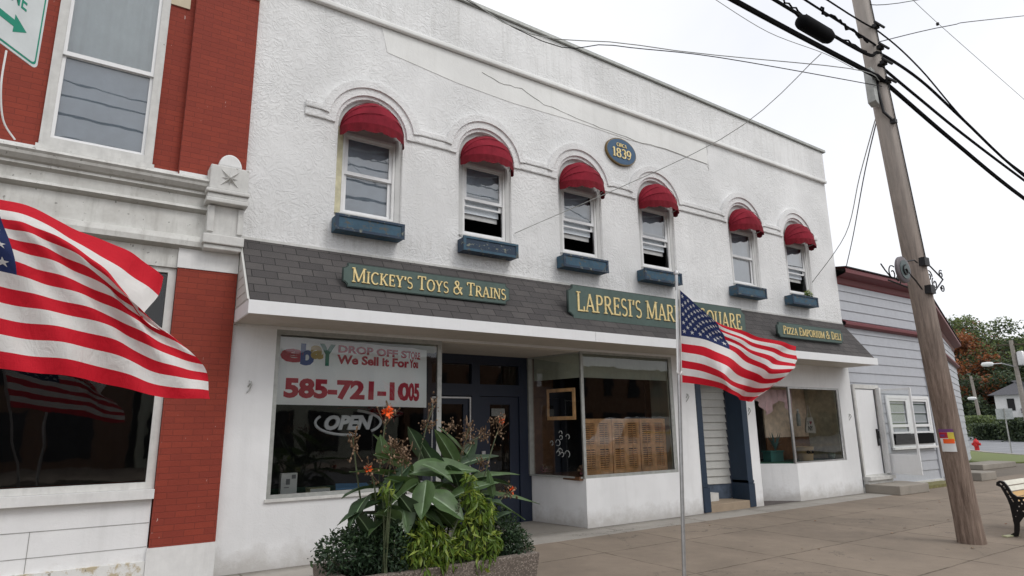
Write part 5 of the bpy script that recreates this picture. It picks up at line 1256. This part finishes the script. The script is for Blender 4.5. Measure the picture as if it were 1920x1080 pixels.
# (base px, tip px, depth y of base/tip, half-width m, sag, roll)
LV = [((795, 930), (700, 815), -2.5, -2.35, .07, .05, .4, 0), ((770, 905), (655, 885), -2.7, -2.75, .085, .06, .2, 0), ((760, 935), (632, 985), -2.8, -2.95, .085, .10, .1, 1),
      ((800, 870), (765, 800), -2.5, -2.5, .075, .02, .5, 1), ((752, 935), (765, 1000), -2.9, -3.05, .08, .03, .3, 0), ((765, 890), (900, 885), -2.75, -2.75, .11, .08, .5, 0),
      ((785, 905), (720, 960), -2.95, -3.1, .08, .04, .8, 0), ((860, 880), (815, 805), -2.5, -2.55, .06, .03, .7, 0), ((880, 860), (822, 800), -2.4, -2.5, .055, .02, -.6, 0),
      ((860, 880), (895, 820), -2.5, -2.4, .055, .02, .6, 1), ((870, 900), (975, 890), -2.6, -2.5, .06, .04, .2, 0), ((870, 905), (960, 910), -2.65, -2.7, .06, .05, -.3, 1),
      ((880, 925), (1012, 945), -2.6, -2.6, .055, .05, .3, 0), ((890, 930), (985, 975), -2.7, -2.85, .06, .05, .1, 0), ((800, 925), (870, 975), -2.95, -3.15, .11, .03, .4, 0),
      ((800, 900), (790, 975), -3.0, -3.15, .075, .02, .2, 0), ((780, 935), (800, 1010), -2.9, -3.0, .09, .03, .4, 1), ((900, 950), (970, 1010), -2.7, -2.85, .07, .02, .3, 1),
      ((925, 935), (915, 880), -2.8, -2.8, .03, .0, 1.2, 0), ((790, 870), (850, 905), -2.8, -2.95, .08, .05, .3, 0), ((745, 900), (700, 940), -2.7, -2.8, .06, .02, .4, 1),
      ((830, 905), (900, 900), -2.6, -2.6, .07, .04, .5, 1), ((720, 870), (713, 815), -2.6, -2.6, .05, .0, .9, 0), ((690, 930), (655, 990), -2.8, -3.0, .07, .05, .3, 1), ((830, 960), (760, 975), -2.8, -2.95, .08, .05, .2, 1),
      ((745, 965), (690, 1005), -2.9, -3.0, .085, .05, .3, 0), ((760, 940), (832, 990), -2.9, -3.05, .09, .05, .3, 0), ((715, 940), (772, 868), -2.85, -2.85, .07, .03, .5, 1), ((700, 915), (640, 935), -2.8, -2.85, .06, .05, .2, 1),
      ((845, 935), (935, 905), -2.8, -2.8, .075, .05, .3, 0), ((865, 950), (945, 990), -2.85, -2.9, .07, .04, .3, 1), ((775, 885), (700, 852), -2.75, -2.75, .065, .04, .5, 0), ((735, 1000), (715, 935), -2.95, -2.98, .07, .0, .5, 1),
      ((770, 1010), (780, 950), -2.97, -2.99, .08, .0, .4, 1), ((700, 1010), (665, 960), -2.9, -2.95, .06, .02, .4, 1), ((830, 900), (790, 830), -2.6, -2.6, .075, .02, .5, 1), ((845, 880), (935, 855), -2.55, -2.5, .06, .05, .4, 1), ((750, 980), (700, 965), -2.99, -3.04, .07, .04, .5, 0), ((790, 990), (745, 925), -2.99, -3.02, .075, .02, .6, 1)]
cn = thing('canna_lily', 'tall canna lilies with broad green leaves and dried seed heads in the planter', 'plant', (2.75, -2.7, .42))
lf = MB(); lf.raw = 1
for (bp, tp, yb0, yt0, w_, sg_, ro, mi) in LV:
    big_leaf(lf, at(*bp, yb0), at(*tp, yt0), w_ * 1.5, sg_, ro, .22, mi)
for _ in range(46):
    b_ = Vector((random.uniform(2.2, 3.25), random.uniform(-2.9, -2.5), random.uniform(.5, 1.05))); a_ = random.uniform(0, 2 * PI)
    big_leaf(lf, b_, b_ + Vector((math.cos(a_) * .36, math.sin(a_) * .22, random.uniform(-.02, .25))), random.uniform(.07, .11), .06, random.uniform(0, .5), .2, random.choice((0, 1, 1)))
lf.build('leaves', [M['canna'], M['canna_d'], M['canna_rib']], cn, smooth=True)
stm = MB(); seeds = MB(); flw = MB()
ST = [((720, 1000), (700, 880), (728, 772), -2.6, 1), ((770, 1000), (765, 900), (812, 760), -2.55, 0), ((700, 985), (668, 900), (662, 820), -2.7, 0), ((760, 1000), (745, 880), (760, 850), -2.9, 0), ((835, 1000), (850, 900), (880, 800), -2.5, 0), ((880, 1000), (905, 880), (940, 790), -2.6, 1), ((830, 980), (825, 850), (905, 815), -2.45, 0), ((700, 985), (730, 900), (735, 840), -2.8, 0), ((905, 1000), (925, 930), (960, 920), -2.7, 1), ((700, 980), (715, 900), (690, 880), -2.8, 1)]
for p0, p1, p2, yy, fl_ in ST:
    a, b, c = at(*p0, yy), at(*p1, yy), at(*p2, yy); a.z = min(a.z, .42)
    pts = [bez(a, b, c, t / 8) for t in range(9)]; stm.tube(pts, [.011 - .0008 * i for i in range(9)], 6)
    for k in range(26):
        q = pts[random.choice((6, 7, 7, 8, 8, 8))] + Vector((random.gauss(0, .035), random.gauss(0, .03), random.gauss(0.0, .045)))
        r = random.uniform(.005, .011)
        seeds.lathe([(r * .3, -r * 1.3), (r, -r * .3), (r * .9, r * .5), (r * .2, r * 1.4)], tuple(q), 6, random.choice((0, 0, 1)))
        if random.random() < .5: seeds.tube([pts[7], q], .0025, 4, 0)
    for k in range(4):
        q = pts[8] + Vector((random.gauss(0, .02), random.gauss(0, .02), random.uniform(-.02, .03))); d = Vector((random.gauss(0, .03), random.gauss(0, .02), random.uniform(.02, .10)))
        seeds.tube([q, q + d * .5 + Vector((.004, 0, 0)), q + d], [.003, .009, .002], 5, random.choice((0, 1)))
    if fl_:
        cpt = pts[8]; big = .05 if p2 == (728, 772) else .032
        for k in range(26):
            a_ = random.uniform(0, 6.28); d = Vector((math.cos(a_), random.gauss(0, .5), math.sin(a_) * .8 + .2)).normalized() * big * random.uniform(.7, 1.5); s_ = Vector((random.gauss(0, 1), random.gauss(0, 1), random.gauss(0, 1))).normalized() * big * .45
            flw.add([cpt, cpt + d * .6 + s_, cpt + d, cpt + d * .6 - s_], [(0, 1, 2, 3)])
for bx_, by_, yy, n_ in ((800, 800, -2.5, 60), (845, 800, -2.5, 50), (880, 812, -2.5, 55), (745, 840, -2.8, 60), (930, 790, -2.6, 40), (900, 870, -2.6, 45), (755, 855, -2.9, 40), (720, 860, -2.7, 30), (912, 815, -2.55, 30)):
    c0_ = at(bx_, by_, yy)
    for k in range(n_):
        q = c0_ + Vector((random.gauss(0, .045), random.gauss(0, .03), random.gauss(0, .04))); r = random.uniform(.004, .010)
        seeds.lathe([(r * .3, -r * 1.2), (r, -r * .2), (r * .8, r * .6), (r * .2, r * 1.2)], tuple(q), 5, random.choice((0, 0, 1)))
        if k % 3 == 0: seeds.tube([c0_, q], .0025, 4, 0)
stm.build('stems', M['stem'], cn, smooth=True); seeds.raw = 1; seeds.build('seed_heads', [M['dry'], M['dry_l']], cn); flw.raw = 1; flw.build('blossoms', M['orange'], cn)
# leafy bushes
def bush(name, lab, pts, n_, size, mats, shape=.42, droop=0.0, stems=None):
    mb = MB(); mb.raw = 1
    for (cx, cy, cz, rx, ry, rz, wt) in pts:
        for _ in range(int(n_ * wt)):
            while True:
                p = Vector((random.uniform(-1, 1), random.uniform(-1, 1), random.uniform(-1, 1)))
                if .25 < p.length <= 1: break
            jit = 1 + random.gauss(0, .07)
            q = Vector((cx + p.x * rx * jit, cy + p.y * ry * jit, cz + p.z * rz * jit))
            a = (p * .8 + Vector((random.gauss(0, .6), random.gauss(0, .6), random.gauss(0, .5) - droop))).normalized()
            b = a.cross(Vector((random.gauss(0, 1), random.gauss(0, 1), random.gauss(0, 1)))).normalized(); s = size * random.uniform(.6, 1.35)
            up = a.cross(b) * s * .15
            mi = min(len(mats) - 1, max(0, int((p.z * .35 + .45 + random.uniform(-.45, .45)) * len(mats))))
            mb.add([q - a * s, q + b * s * shape, q + a * s + up, q - b * s * shape, q + up], [(0, 1, 4), (1, 2, 4), (2, 3, 4), (3, 0, 4)], mi)
    t = thing(name, lab, 'plant', (pts[0][0], pts[0][1], .42))
    mb.build('foliage', mats, t)
    sm = MB()
    for (cx, cy, cz, rx, ry, rz, wt) in pts:
        for _ in range(8):
            sm.tube([(cx + random.uniform(-.3, .3) * rx, cy + random.uniform(-.3, .3) * ry, .40), (cx + random.uniform(-.8, .8) * rx, cy + random.uniform(-.8, .8) * ry, cz + random.uniform(-.2, .7) * rz)], [.006, .003], 5)
    sm.build('stems', M['stem'], t)
    return t
def P3(px, py, y): p = at(px, py, y); return (p.x, p.y, p.z)
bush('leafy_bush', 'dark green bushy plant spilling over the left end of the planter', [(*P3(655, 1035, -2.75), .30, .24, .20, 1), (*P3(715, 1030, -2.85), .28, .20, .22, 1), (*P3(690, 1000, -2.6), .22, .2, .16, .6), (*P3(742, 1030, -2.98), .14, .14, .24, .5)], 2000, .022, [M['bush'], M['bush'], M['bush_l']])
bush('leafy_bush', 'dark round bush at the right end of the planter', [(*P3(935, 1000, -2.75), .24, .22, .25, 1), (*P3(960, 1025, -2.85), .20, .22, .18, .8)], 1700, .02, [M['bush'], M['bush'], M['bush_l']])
lp = []
for (x_, y_, rx, rz, wt) in ((885, 940, .10, .14, .7), (905, 965, .13, .15, 1), (880, 1000, .17, .16, 1), (915, 1020, .16, .14, 1), (820, 1020, .16, .14, 1), (775, 1030, .14, .16, 1), (790, 995, .10, .10, .5), (845, 1045, .20, .13, 1), (900, 1050, .16, .13, .8), (880, 905, .05, .08, .25), (725, 925, .05, .10, .25), (800, 1060, .2, .13, .9)):
    lp.append((*P3(x_, y_, -3.02), rx, .13, rz, wt))
bush('coleus', 'yellow green drooping plant at the front of the planter', lp, 190, .045, [M['lime_d'], M['lime_d'], M['lime']], .30, .9)
fs_ = MB(); fs_.tube([at(845, 1010, -3.1), at(858, 975, -3.1), at(862, 935, -3.1)], [.006, .010, .005], 6)
for k in range(60):
    t = random.random(); q = at(848 + 14 * t, 1005 - 68 * t, -3.1) + Vector((random.gauss(0, .008), random.gauss(0, .008), 0)); fs_.lathe([(.002, -.006), (.006, 0), (.002, .006)], tuple(q), 5)
tag(fs_.build('flower_spike', M['stem']), 'pale upright flower spike among the yellow green leaves', 'flower')

# ------------------------------------------------------------------ bench
BN = thing('park_bench', 'park bench with black cast iron ends and cream and amber slats at the right edge', 'bench', (11.1, -4.4, 0))
XB = 11.12
def scr(pts): return [(y_, z_) for y_, z_ in pts]
back = [(-4.205, .70), (-4.225, .735), (-4.265, .745), (-4.30, .72), (-4.335, .64), (-4.365, .55), (-4.40, .46), (-4.45, .41), (-4.60, .40), (-4.85, .42), (-4.95, .40)]
legb = [(-4.29, .62), (-4.315, .50), (-4.325, .40), (-4.325, .25), (-4.31, .12), (-4.28, .02)]
outer = [(-4.20, .69), (-4.21, .735), (-4.25, .76), (-4.30, .75), (-4.34, .69), (-4.38, .59), (-4.43, .55), (-4.52, .555), (-4.60, .59), (-4.72, .62), (-4.86, .62), (-4.93, .58), (-4.94, .52), (-4.90, .50), (-4.88, .53), (-4.86, .42), (-4.90, .30), (-4.93, .12), (-4.97, .02), (-4.88, .0), (-4.85, .08), (-4.82, .20), (-4.74, .28), (-4.60, .31), (-4.46, .28), (-4.40, .20), (-4.385, .10), (-4.36, .015), (-4.27, .0), (-4.275, .03), (-4.32, .06), (-4.335, .16), (-4.33, .30), (-4.325, .42), (-4.305, .52), (-4.27, .62), (-4.25, .67)]
def bench_end(x):
    holes = [[(y_ + r * math.cos(k * PI / 3), z_ + r * math.sin(k * PI / 3)) for k in range(6)] for y_, z_, r in ((-4.44, .50, .016), (-4.50, .51, .018), (-4.47, .46, .014), (-4.56, .53, .020), (-4.54, .47, .018), (-4.62, .55, .018), (-4.61, .49, .02), (-4.70, .57, .02), (-4.69, .51, .02), (-4.78, .57, .018), (-4.77, .50, .022), (-4.40, .36, .012), (-4.47, .36, .014), (-4.55, .37, .014), (-4.63, .37, .014), (-4.71, .36, .014), (-4.79, .35, .014), (-4.37, .28, .010), (-4.43, .42, .012), (-4.53, .42, .012), (-4.64, .42, .012), (-4.75, .42, .012))]
    for (a, b) in (((-4.245, .725), (-4.275, .70)), ((-4.285, .685), (-4.305, .645)), ((-4.312, .63), (-4.33, .585)), ((-4.335, .57), (-4.35, .53)), ((-4.355, .515), (-4.375, .475))):
        d = Vector((b[0] - a[0], b[1] - a[1])).normalized(); p = Vector((-d.y, d.x)) * .012
        holes.append([(a[0] - p.x, a[1] - p.y), (a[0] + p.x, a[1] + p.y), (b[0] + p.x, b[1] + p.y), (b[0] - p.x, b[1] - p.y)])
    o_ = slab('end_frame', outer, holes, 0, .035, M['iron'])
    for v in o_.data.vertices: a, b, c = v.co; v.co = (x + b, a, c)
    o_.data.flip_normals(); put(o_, BN); return o_
bench_end(XB); bench_end(XB + 1.25)
for (y_, z_, mk, tl_) in ((-4.27, .72, 'slat_cream', .25), (-4.305, .645, 'slat_cream', .28), (-4.34, .57, 'slat_amber', .3), (-4.37, .50, 'slat_amber', .32)):
    MB().prism([(XB + .036, y_ - .012 - .016, z_ - .028), (XB + .036, y_ + .016 - .016, z_ - .028), (XB + .036, y_ + .016 + .012, z_ + .028), (XB + .036, y_ - .012 + .012, z_ + .028)], (1.213, 0, 0)).build('slat', M[mk], BN)
for k in range(5):
    MB().box(XB + .036, XB + 1.249, -4.50 - k * .085, -4.435 - k * .085, .405, .427).build('slat', M['slat_amber' if k % 2 else 'slat_cream'], BN)
tag(MB().prism([(10.98, -4.27, .004), (11.25, -4.34, .004), (11.26, -4.30, .004), (11.0, -4.21, .004)], (0, 0, .02)).build('wooden_block', M['bookc']), 'pale yellow sliver of wood under the bench leg', 'wood scrap')

# ------------------------------------------------------------------ background: hydrant, street signs, poles, house, trees
def dirpt(px, py, dist):
    c = Vector((px - 960, py - 540, FOC)); d = Vector((RX.dot(c), RY.dot(c), RZ.dot(c))); h = math.hypot(d.x, d.y); return CAM + d * (dist / h)
hy = thing('fire_hydrant', 'red fire hydrant on the grass verge by the side road', 'fire hydrant', (40.2, 6.95, 0))
c_ = (40.2, 6.95, 0)
MB().lathe([(.16, 0), (.16, .04), (.11, .05), (.105, .40), (.13, .41), (.13, .45), (.11, .47)], c_, 16).build('barrel', M['hyd'], hy, smooth=True)
MB().lathe([(.14, .47), (.14, .50), (.11, .58), (.05, .64), (.035, .65), (.035, .70), (.01, .70)], c_, 16).build('bonnet', M['hyd'], hy, smooth=True)
MB().lathe([(.07, -.20), (.07, -.14), (.05, -.13), (.05, .13), (.07, .14), (.07, .20)], (40.2, 6.95, .40), 12, axis='y').lathe([(.08, -.22), (.08, -.16), (.06, -.1)], (40.2, 6.95, .34), 12, axis='x').build('nozzle', M['hyd'], hy, smooth=True)
ss = thing('street_sign', 'pale rectangular road sign seen from behind on a slim post at the far corner', 'sign', (37.8, 4.6, 0))
pB = dirpt(1898, 855, 39.5); pT = dirpt(1886, 766, 39.5)
MB().tube([(pB.x, pB.y, 0), (pB.x, pB.y, pT.z)], .03, 8).build('post', M['alu'], ss)
dirx = Vector((.62, -.78, 0)); cpt = Vector((pB.x, pB.y, (pT.z + 1.72) / 2)) - dirx * .0
a_, b_ = cpt - dirx * .36, cpt + dirx * .34
MB().prism([(a_.x, a_.y, 1.68), (b_.x, b_.y, 1.68), (b_.x, b_.y, pT.z), (a_.x, a_.y, pT.z)], (.02, .016, 0)).build('plate', simple('sign_back', (.42, .45, .46), .5), ss)
MB().tube([(pB.x - .03, pB.y, 1.60), (pB.x - .03, pB.y, pT.z + .02)], .02, 6).build('bracket', M['alu_dull'], ss)
def street_pole(lab, px, dist, ytop, ybase, r, lamp, trans):
    T = dirpt(px[0], ytop, dist); z0 = terr(T.x, T.y)
    B = dirpt(px[1], ybase, dist)
    t = thing('street_pole', lab, 'utility pole', (B.x, B.y, z0))
    top = Vector((T.x, T.y, T.z)); bot = Vector((B.x, B.y, z0))
    MB().tube([bot, top], [r, r * .7], 10).build('shaft', simple('grey_pole_wood', (.30, .27, .24), .9), t)
    MB().tube([(top.x - .1, top.y - .9, top.z - .35), (top.x + .1, top.y + .9, top.z - .25)], .05, 6).build('crossarm', M['bark'], t)
    for (lx, ly) in lamp:
        L_ = dirpt(lx, ly, dist - 2); q = bot.lerp(top, (L_.z - z0) / (top.z - z0) - .02)
        MB().tube([q, (q + L_) / 2 + Vector((0, 0, .15)), L_], .035, 6).build('lamp_arm', M['alu'], t)
        MB().lathe([(.02, -.35), (.13, -.25), (.16, 0), (.13, .3), (.03, .38)], tuple(L_), 10, axis='y').build('lamp_head', M['paper'], t, smooth=True)
    if trans:
        q = bot.lerp(top, .82); MB().lathe([(.2, -.45), (.24, -.42), (.24, .4), (.15, .5)], (q.x, q.y - .38, q.z), 14).build('transformer', M['alu'], t, smooth=True)
street_pole('pale street pole with a grey transformer and a street lamp, behind the road sign', (1895, 1921), 54, 638, 760, .17, [(1852, 683)], True)
street_pole('thin distant street pole with a small lamp, in front of the rust coloured trees', (1820, 1839), 74, 705, 790, .16, [(1823, 747)], False)
# distant house
hs = thing('white_house', 'small white house with a grey hipped roof far behind the road sign', 'house', (73, 14, 1.4))
hA = dirpt(1872, 790, 76); hB = dirpt(1945, 790, 76); zb = terr(hA.x, hA.y) - .2
hd_ = (hB - hA); hd_.z = 0; hn = Vector((-hd_.y, hd_.x, 0)).normalized() ; hn = hn if hn.x > 0 else -hn; L0 = hd_.length; hd_.normalize()
def hf(u, v, z): p = Vector((hA.x, hA.y, 0)) + hd_ * u + hn * v; return (p.x, p.y, z)
zE = dirpt(1872, 741, 76).z
MB().prism([hf(0, 0, zb), hf(L0, 0, zb), hf(L0, 5, zb), hf(0, 5, zb)], (0, 0, zE - zb)).build('wall', M['white'], hs)
rz = dirpt(1912, 716, 76).z + .3
MB().add([hf(-.5, -.5, zE), hf(L0 + .5, -.5, zE), hf(L0 + .5, 5.5, zE), hf(-.5, 5.5, zE), hf(2.2, 2.5, rz), hf(L0 - 1.5, 2.5, rz)], [(0, 1, 5, 4), (1, 2, 5), (2, 3, 4, 5), (3, 0, 4), (0, 3, 2, 1)]).build('roof', simple('grey_roof', (.09, .09, .10), .9), hs)
for u in (.9, 2.2, 3.6):
    q = MB().prism([hf(u, -.06, zE - 1.45), hf(u + .55, -.06, zE - 1.45), hf(u + .55, -.06, zE - .35), hf(u, -.06, zE - .35)], tuple(hn * .05)).build('window', M['steel_dark'], hs)
MB().prism([hf(1.8, -1.6, zb + 1.55), hf(L0, -1.6, zb + 1.55), hf(L0, -.01, zb + 1.9), hf(1.8, -.01, zb + 1.9)], (0, 0, .08)).build('porch_roof', simple('porch_roof_grey', (.10, .09, .10), .9), hs)
MB().prism([hf(2.9, 2.6, rz - .4), hf(3.3, 2.6, rz - .4), hf(3.3, 3.0, rz - .4), hf(2.9, 3.0, rz - .4)], (0, 0, .9)).build('chimney', M['bark'], hs)
def tree(lab, px, dist, ytop, rad, mats, n_=9000, leaf=.17, group='trees beyond the side road', clumps=26, zc=.62):
    B = dirpt(px, 790, dist); z0 = terr(B.x, B.y) - .3; T = dirpt(px, ytop, dist); H_ = T.z - z0
    t = thing('tree', lab, 'tree', (B.x, B.y, z0), group)
    tk = MB(); tp = Vector((B.x, B.y, z0)); tk.tube([tp, tp + Vector((.1, .1, H_ * .4)), tp + Vector((.2, -.1, H_ * .85))], [H_ * .028, H_ * .02, H_ * .006], 8)
    mb = MB(); mb.raw = 1; cl = []
    for k in range(clumps):
        a = random.uniform(0, 2 * PI); h = random.uniform(.16, 1.0); rr_ = rad * (1 - abs(h - .5) ** 1.7 * 1.6) * random.uniform(.35, 1.0)
        c = tp + Vector((math.cos(a) * rr_, math.sin(a) * rr_, H_ * h * .93)); r = rad * random.uniform(.22, .40); c.z = min(c.z, z0 + H_ - r * .6); cl.append((c, r))
        tk.tube([tp + Vector((0, 0, H_ * min(.8, h * .7))), c], [H_ * .009, H_ * .002], 5)
    for k in range(n_):
        c, r = random.choice(cl); p = Vector((random.gauss(0, 1), random.gauss(0, 1), random.gauss(0, 1))).normalized() * r * random.uniform(.35, 1.12) ** .7; p.z *= .75
        q = c + p; a = Vector((random.gauss(0, 1), random.gauss(0, 1), random.gauss(0, .7))).normalized(); b = a.cross(Vector((random.gauss(0, 1), random.gauss(0, 1), random.gauss(0, 1)))).normalized(); s = leaf * random.uniform(.5, 1.3)
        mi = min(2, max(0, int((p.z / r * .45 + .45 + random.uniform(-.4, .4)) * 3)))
        mb.add([q - a * s, q + b * s * .6, q + a * s, q - b * s * .6], [(0, 1, 2, 3)], mi)
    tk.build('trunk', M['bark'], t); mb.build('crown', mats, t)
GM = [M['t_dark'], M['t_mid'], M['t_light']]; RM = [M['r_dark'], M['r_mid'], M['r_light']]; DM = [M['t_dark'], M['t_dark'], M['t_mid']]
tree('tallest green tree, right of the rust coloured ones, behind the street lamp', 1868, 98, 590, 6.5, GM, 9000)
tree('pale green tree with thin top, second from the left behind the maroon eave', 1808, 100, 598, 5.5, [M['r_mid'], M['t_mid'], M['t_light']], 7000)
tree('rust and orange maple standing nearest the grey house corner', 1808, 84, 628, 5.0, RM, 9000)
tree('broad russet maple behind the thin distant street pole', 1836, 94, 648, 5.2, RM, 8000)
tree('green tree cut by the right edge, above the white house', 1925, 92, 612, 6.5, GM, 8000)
tree('dark low tree between the orange maple and the white house', 1858, 80, 700, 3.8, DM, 6000)
tree('dark tree behind the thin distant street pole', 1830, 90, 668, 4.5, DM, 6000)
tree('brownish tree mostly hidden behind the house wall', 1776, 92, 612, 5.5, [M['t_dark'], M['r_mid'], M['t_light']], 7000)
tree('dark tree right behind the white house roof', 1898, 86, 670, 4.5, DM, 6000)
tree('large green tree farther right, outside the view edge', 1985, 95, 600, 7, GM, 5000)
def hedge(lab, px0, px1, dist, ytop, dep_, mats, n_=2500):
    a = dirpt(px0, 790, dist); b = dirpt(px1, 790, dist); z0 = terr(a.x, a.y); zt = dirpt(px0, ytop, dist).z
    mb = MB(); mb.raw = 1
    for k in range(n_):
        u = random.random(); q = a.lerp(b, u); q = Vector((q.x + random.uniform(-.5, .5) * dep_, q.y + random.uniform(-.5, .5) * dep_, z0 + (zt - z0) * (1 - random.random() ** 1.6) * (1 + .06 * math.sin(u * 17))))
        d = Vector((random.gauss(0, 1), random.gauss(0, 1), random.gauss(0, 1))).normalized(); e = d.cross(Vector((random.gauss(0, 1), random.gauss(0, 1), random.gauss(0, 1)))).normalized(); s = .11 * random.uniform(.6, 1.3)
        mb.add([q - d * s, q + e * s * .6, q + d * s, q - e * s * .6], [(0, 1, 2, 3)], random.choice((0, 0, 1, 2)))
    tag(mb.build('hedge', mats), lab, 'hedge')
hedge('trimmed dark green hedge along the far side of the road', 1838, 1886, 62, 796, 1.6, DM, 4000)
hedge('yellow green shrubs behind the trimmed hedge', 1818, 1850, 66, 782, 2.0, [M['t_mid'], M['t_light'], M['t_light']], 2500)
hedge('dark rounded bush in front of the white house at the right edge', 1900, 1945, 60, 786, 2.0, DM, 3500)
# brown wooded ridge that closes the view behind the trees
rg = MB(); rg.raw = 1
for k in range(9000):
    u = random.random(); px0 = 1770 + 330 * u; q = dirpt(px0, 790, random.uniform(104, 116)); q.z = terr(q.x, q.y) + random.random() ** .8 * 8.0
    d = Vector((random.gauss(0, 1), random.gauss(0, 1), random.gauss(0, 1))).normalized(); e = d.cross(Vector((random.gauss(0, 1), random.gauss(0, 1), random.gauss(0, 1)))).normalized(); s = .5 * random.uniform(.6, 1.3)
    rg.add([q - d * s, q + e * s * .6, q + d * s, q - e * s * .6], [(0, 1, 2, 3)], random.choice((0, 0, 1)))
tag(rg.build('woodland', [M['t_dark'], M['t_mid']]), 'dark mass of woodland far behind the trees', 'woodland', None, 'stuff')

# ------------------------------------------------------------------ other side of the street (unseen shops added, kept dark for the window reflections)
for (x0, x1, h, mk, lab) in ((-12, 2, 7.5, 'walnut', 'brick shop across the street, unseen, added for the window reflections'), (2.4, 16, 6.0, 'olive', 'grey shop across the street, unseen, added for the window reflections'), (16.4, 70, 6.0, 'walnut', 'long brick block across the street, unseen, added for the window reflections')):
    t = thing('opposite_shop', lab, 'building', ((x0 + x1) / 2, -28, 0)); MB().box(x0, x1, -36, -28, -.2, h).build('wall', M[mk], t)
    for k in range(int((x1 - x0) / 2.6)):
        xx = x0 + .6 + k * 2.6; w_ = MB().box(xx, xx + 1.0, -27.99, -27.95, 3.8, 5.4).build('window', M['steel_dark'], t); MB().box(xx - .2, xx + 1.6, -27.99, -27.94, .4, 2.6).build('shop_window', M['steel_dark'], t)
struct(MB().box(-60, 60, -28, -19, -.3, 0).build('sidewalk', M['sidewalk']), 'sidewalk on the other side of the street', 'sidewalk')

# delivery van parked across the street: its reflection is what the middle shop window shows
vn = thing('delivery_van', 'white delivery van with blue and yellow stripes parked across the street', 'van', (22.8, -15.2, -.14))
vp = [(20.4, .25), (20.4, .75), (20.55, .95), (21.15, 1.08), (21.75, 1.85), (22.1, 2.0), (25.4, 2.02), (25.6, 1.9), (25.65, .3)]
MB().prism([(x, -14.3, z) for x, z in vp], (0, -1.9, 0)).build('body', M['white_new'], vn, bevel=.06)
MB().prism([(21.25, -14.29, 1.12), (21.8, -14.29, 1.78), (22.5, -14.29, 1.78), (22.5, -14.29, 1.12)], (0, -.005, 0)).build('side_window', M['steel_dark'], vn)
MB().box(22.8, 25.3, -14.296, -14.285, 1.42, 1.60).build('blue_stripe', M['b_blue'], vn); MB().box(22.8, 24.8, -14.296, -14.285, 1.22, 1.34).build('yellow_stripe', M['yellow'], vn)
for x in (21.2, 24.8):
    wh = MB().lathe([(.33, -14.42), (.34, -14.38), (.34, -14.22), (.32, -14.20)], (x, 0, .20), 20, axis='y').build('wheel', M['black'], vn, smooth=True); MB().lathe([(.19, -14.21), (.19, -14.19), (.05, -14.18)], (x, 0, .20), 16, axis='y').build('rim', M['alu'], wh)
MB().box(20.38, 20.42, -14.75, -14.4, .62, .78).build('headlight', M['paper'], vn)

# fallen leaves and grit on the sidewalk
for k in range(26):
    x = random.uniform(6.5, 17); y_ = random.uniform(-4.6, -.2); a_ = random.uniform(0, 6.28); r = random.uniform(.012, .035)
    pts = [(x + r * (1 if q % 2 == 0 else .55) * math.cos(a_ + q * PI / 4), y_ + r * .7 * (1 if q % 2 == 0 else .55) * math.sin(a_ + q * PI / 4), .008 + .006 * math.sin(q * 2.1 + k)) for q in range(8)]
    tag(MB().add([(x, y_, .011)] + pts, [(0, 1 + q, 1 + (q + 1) % 8) for q in range(8)]).build('fallen_leaf', M[('dry', 'dry_l', 'r_mid')[k % 3]]), 'small dry leaf lying on the sidewalk', 'leaf', 'dry leaves scattered on the sidewalk')
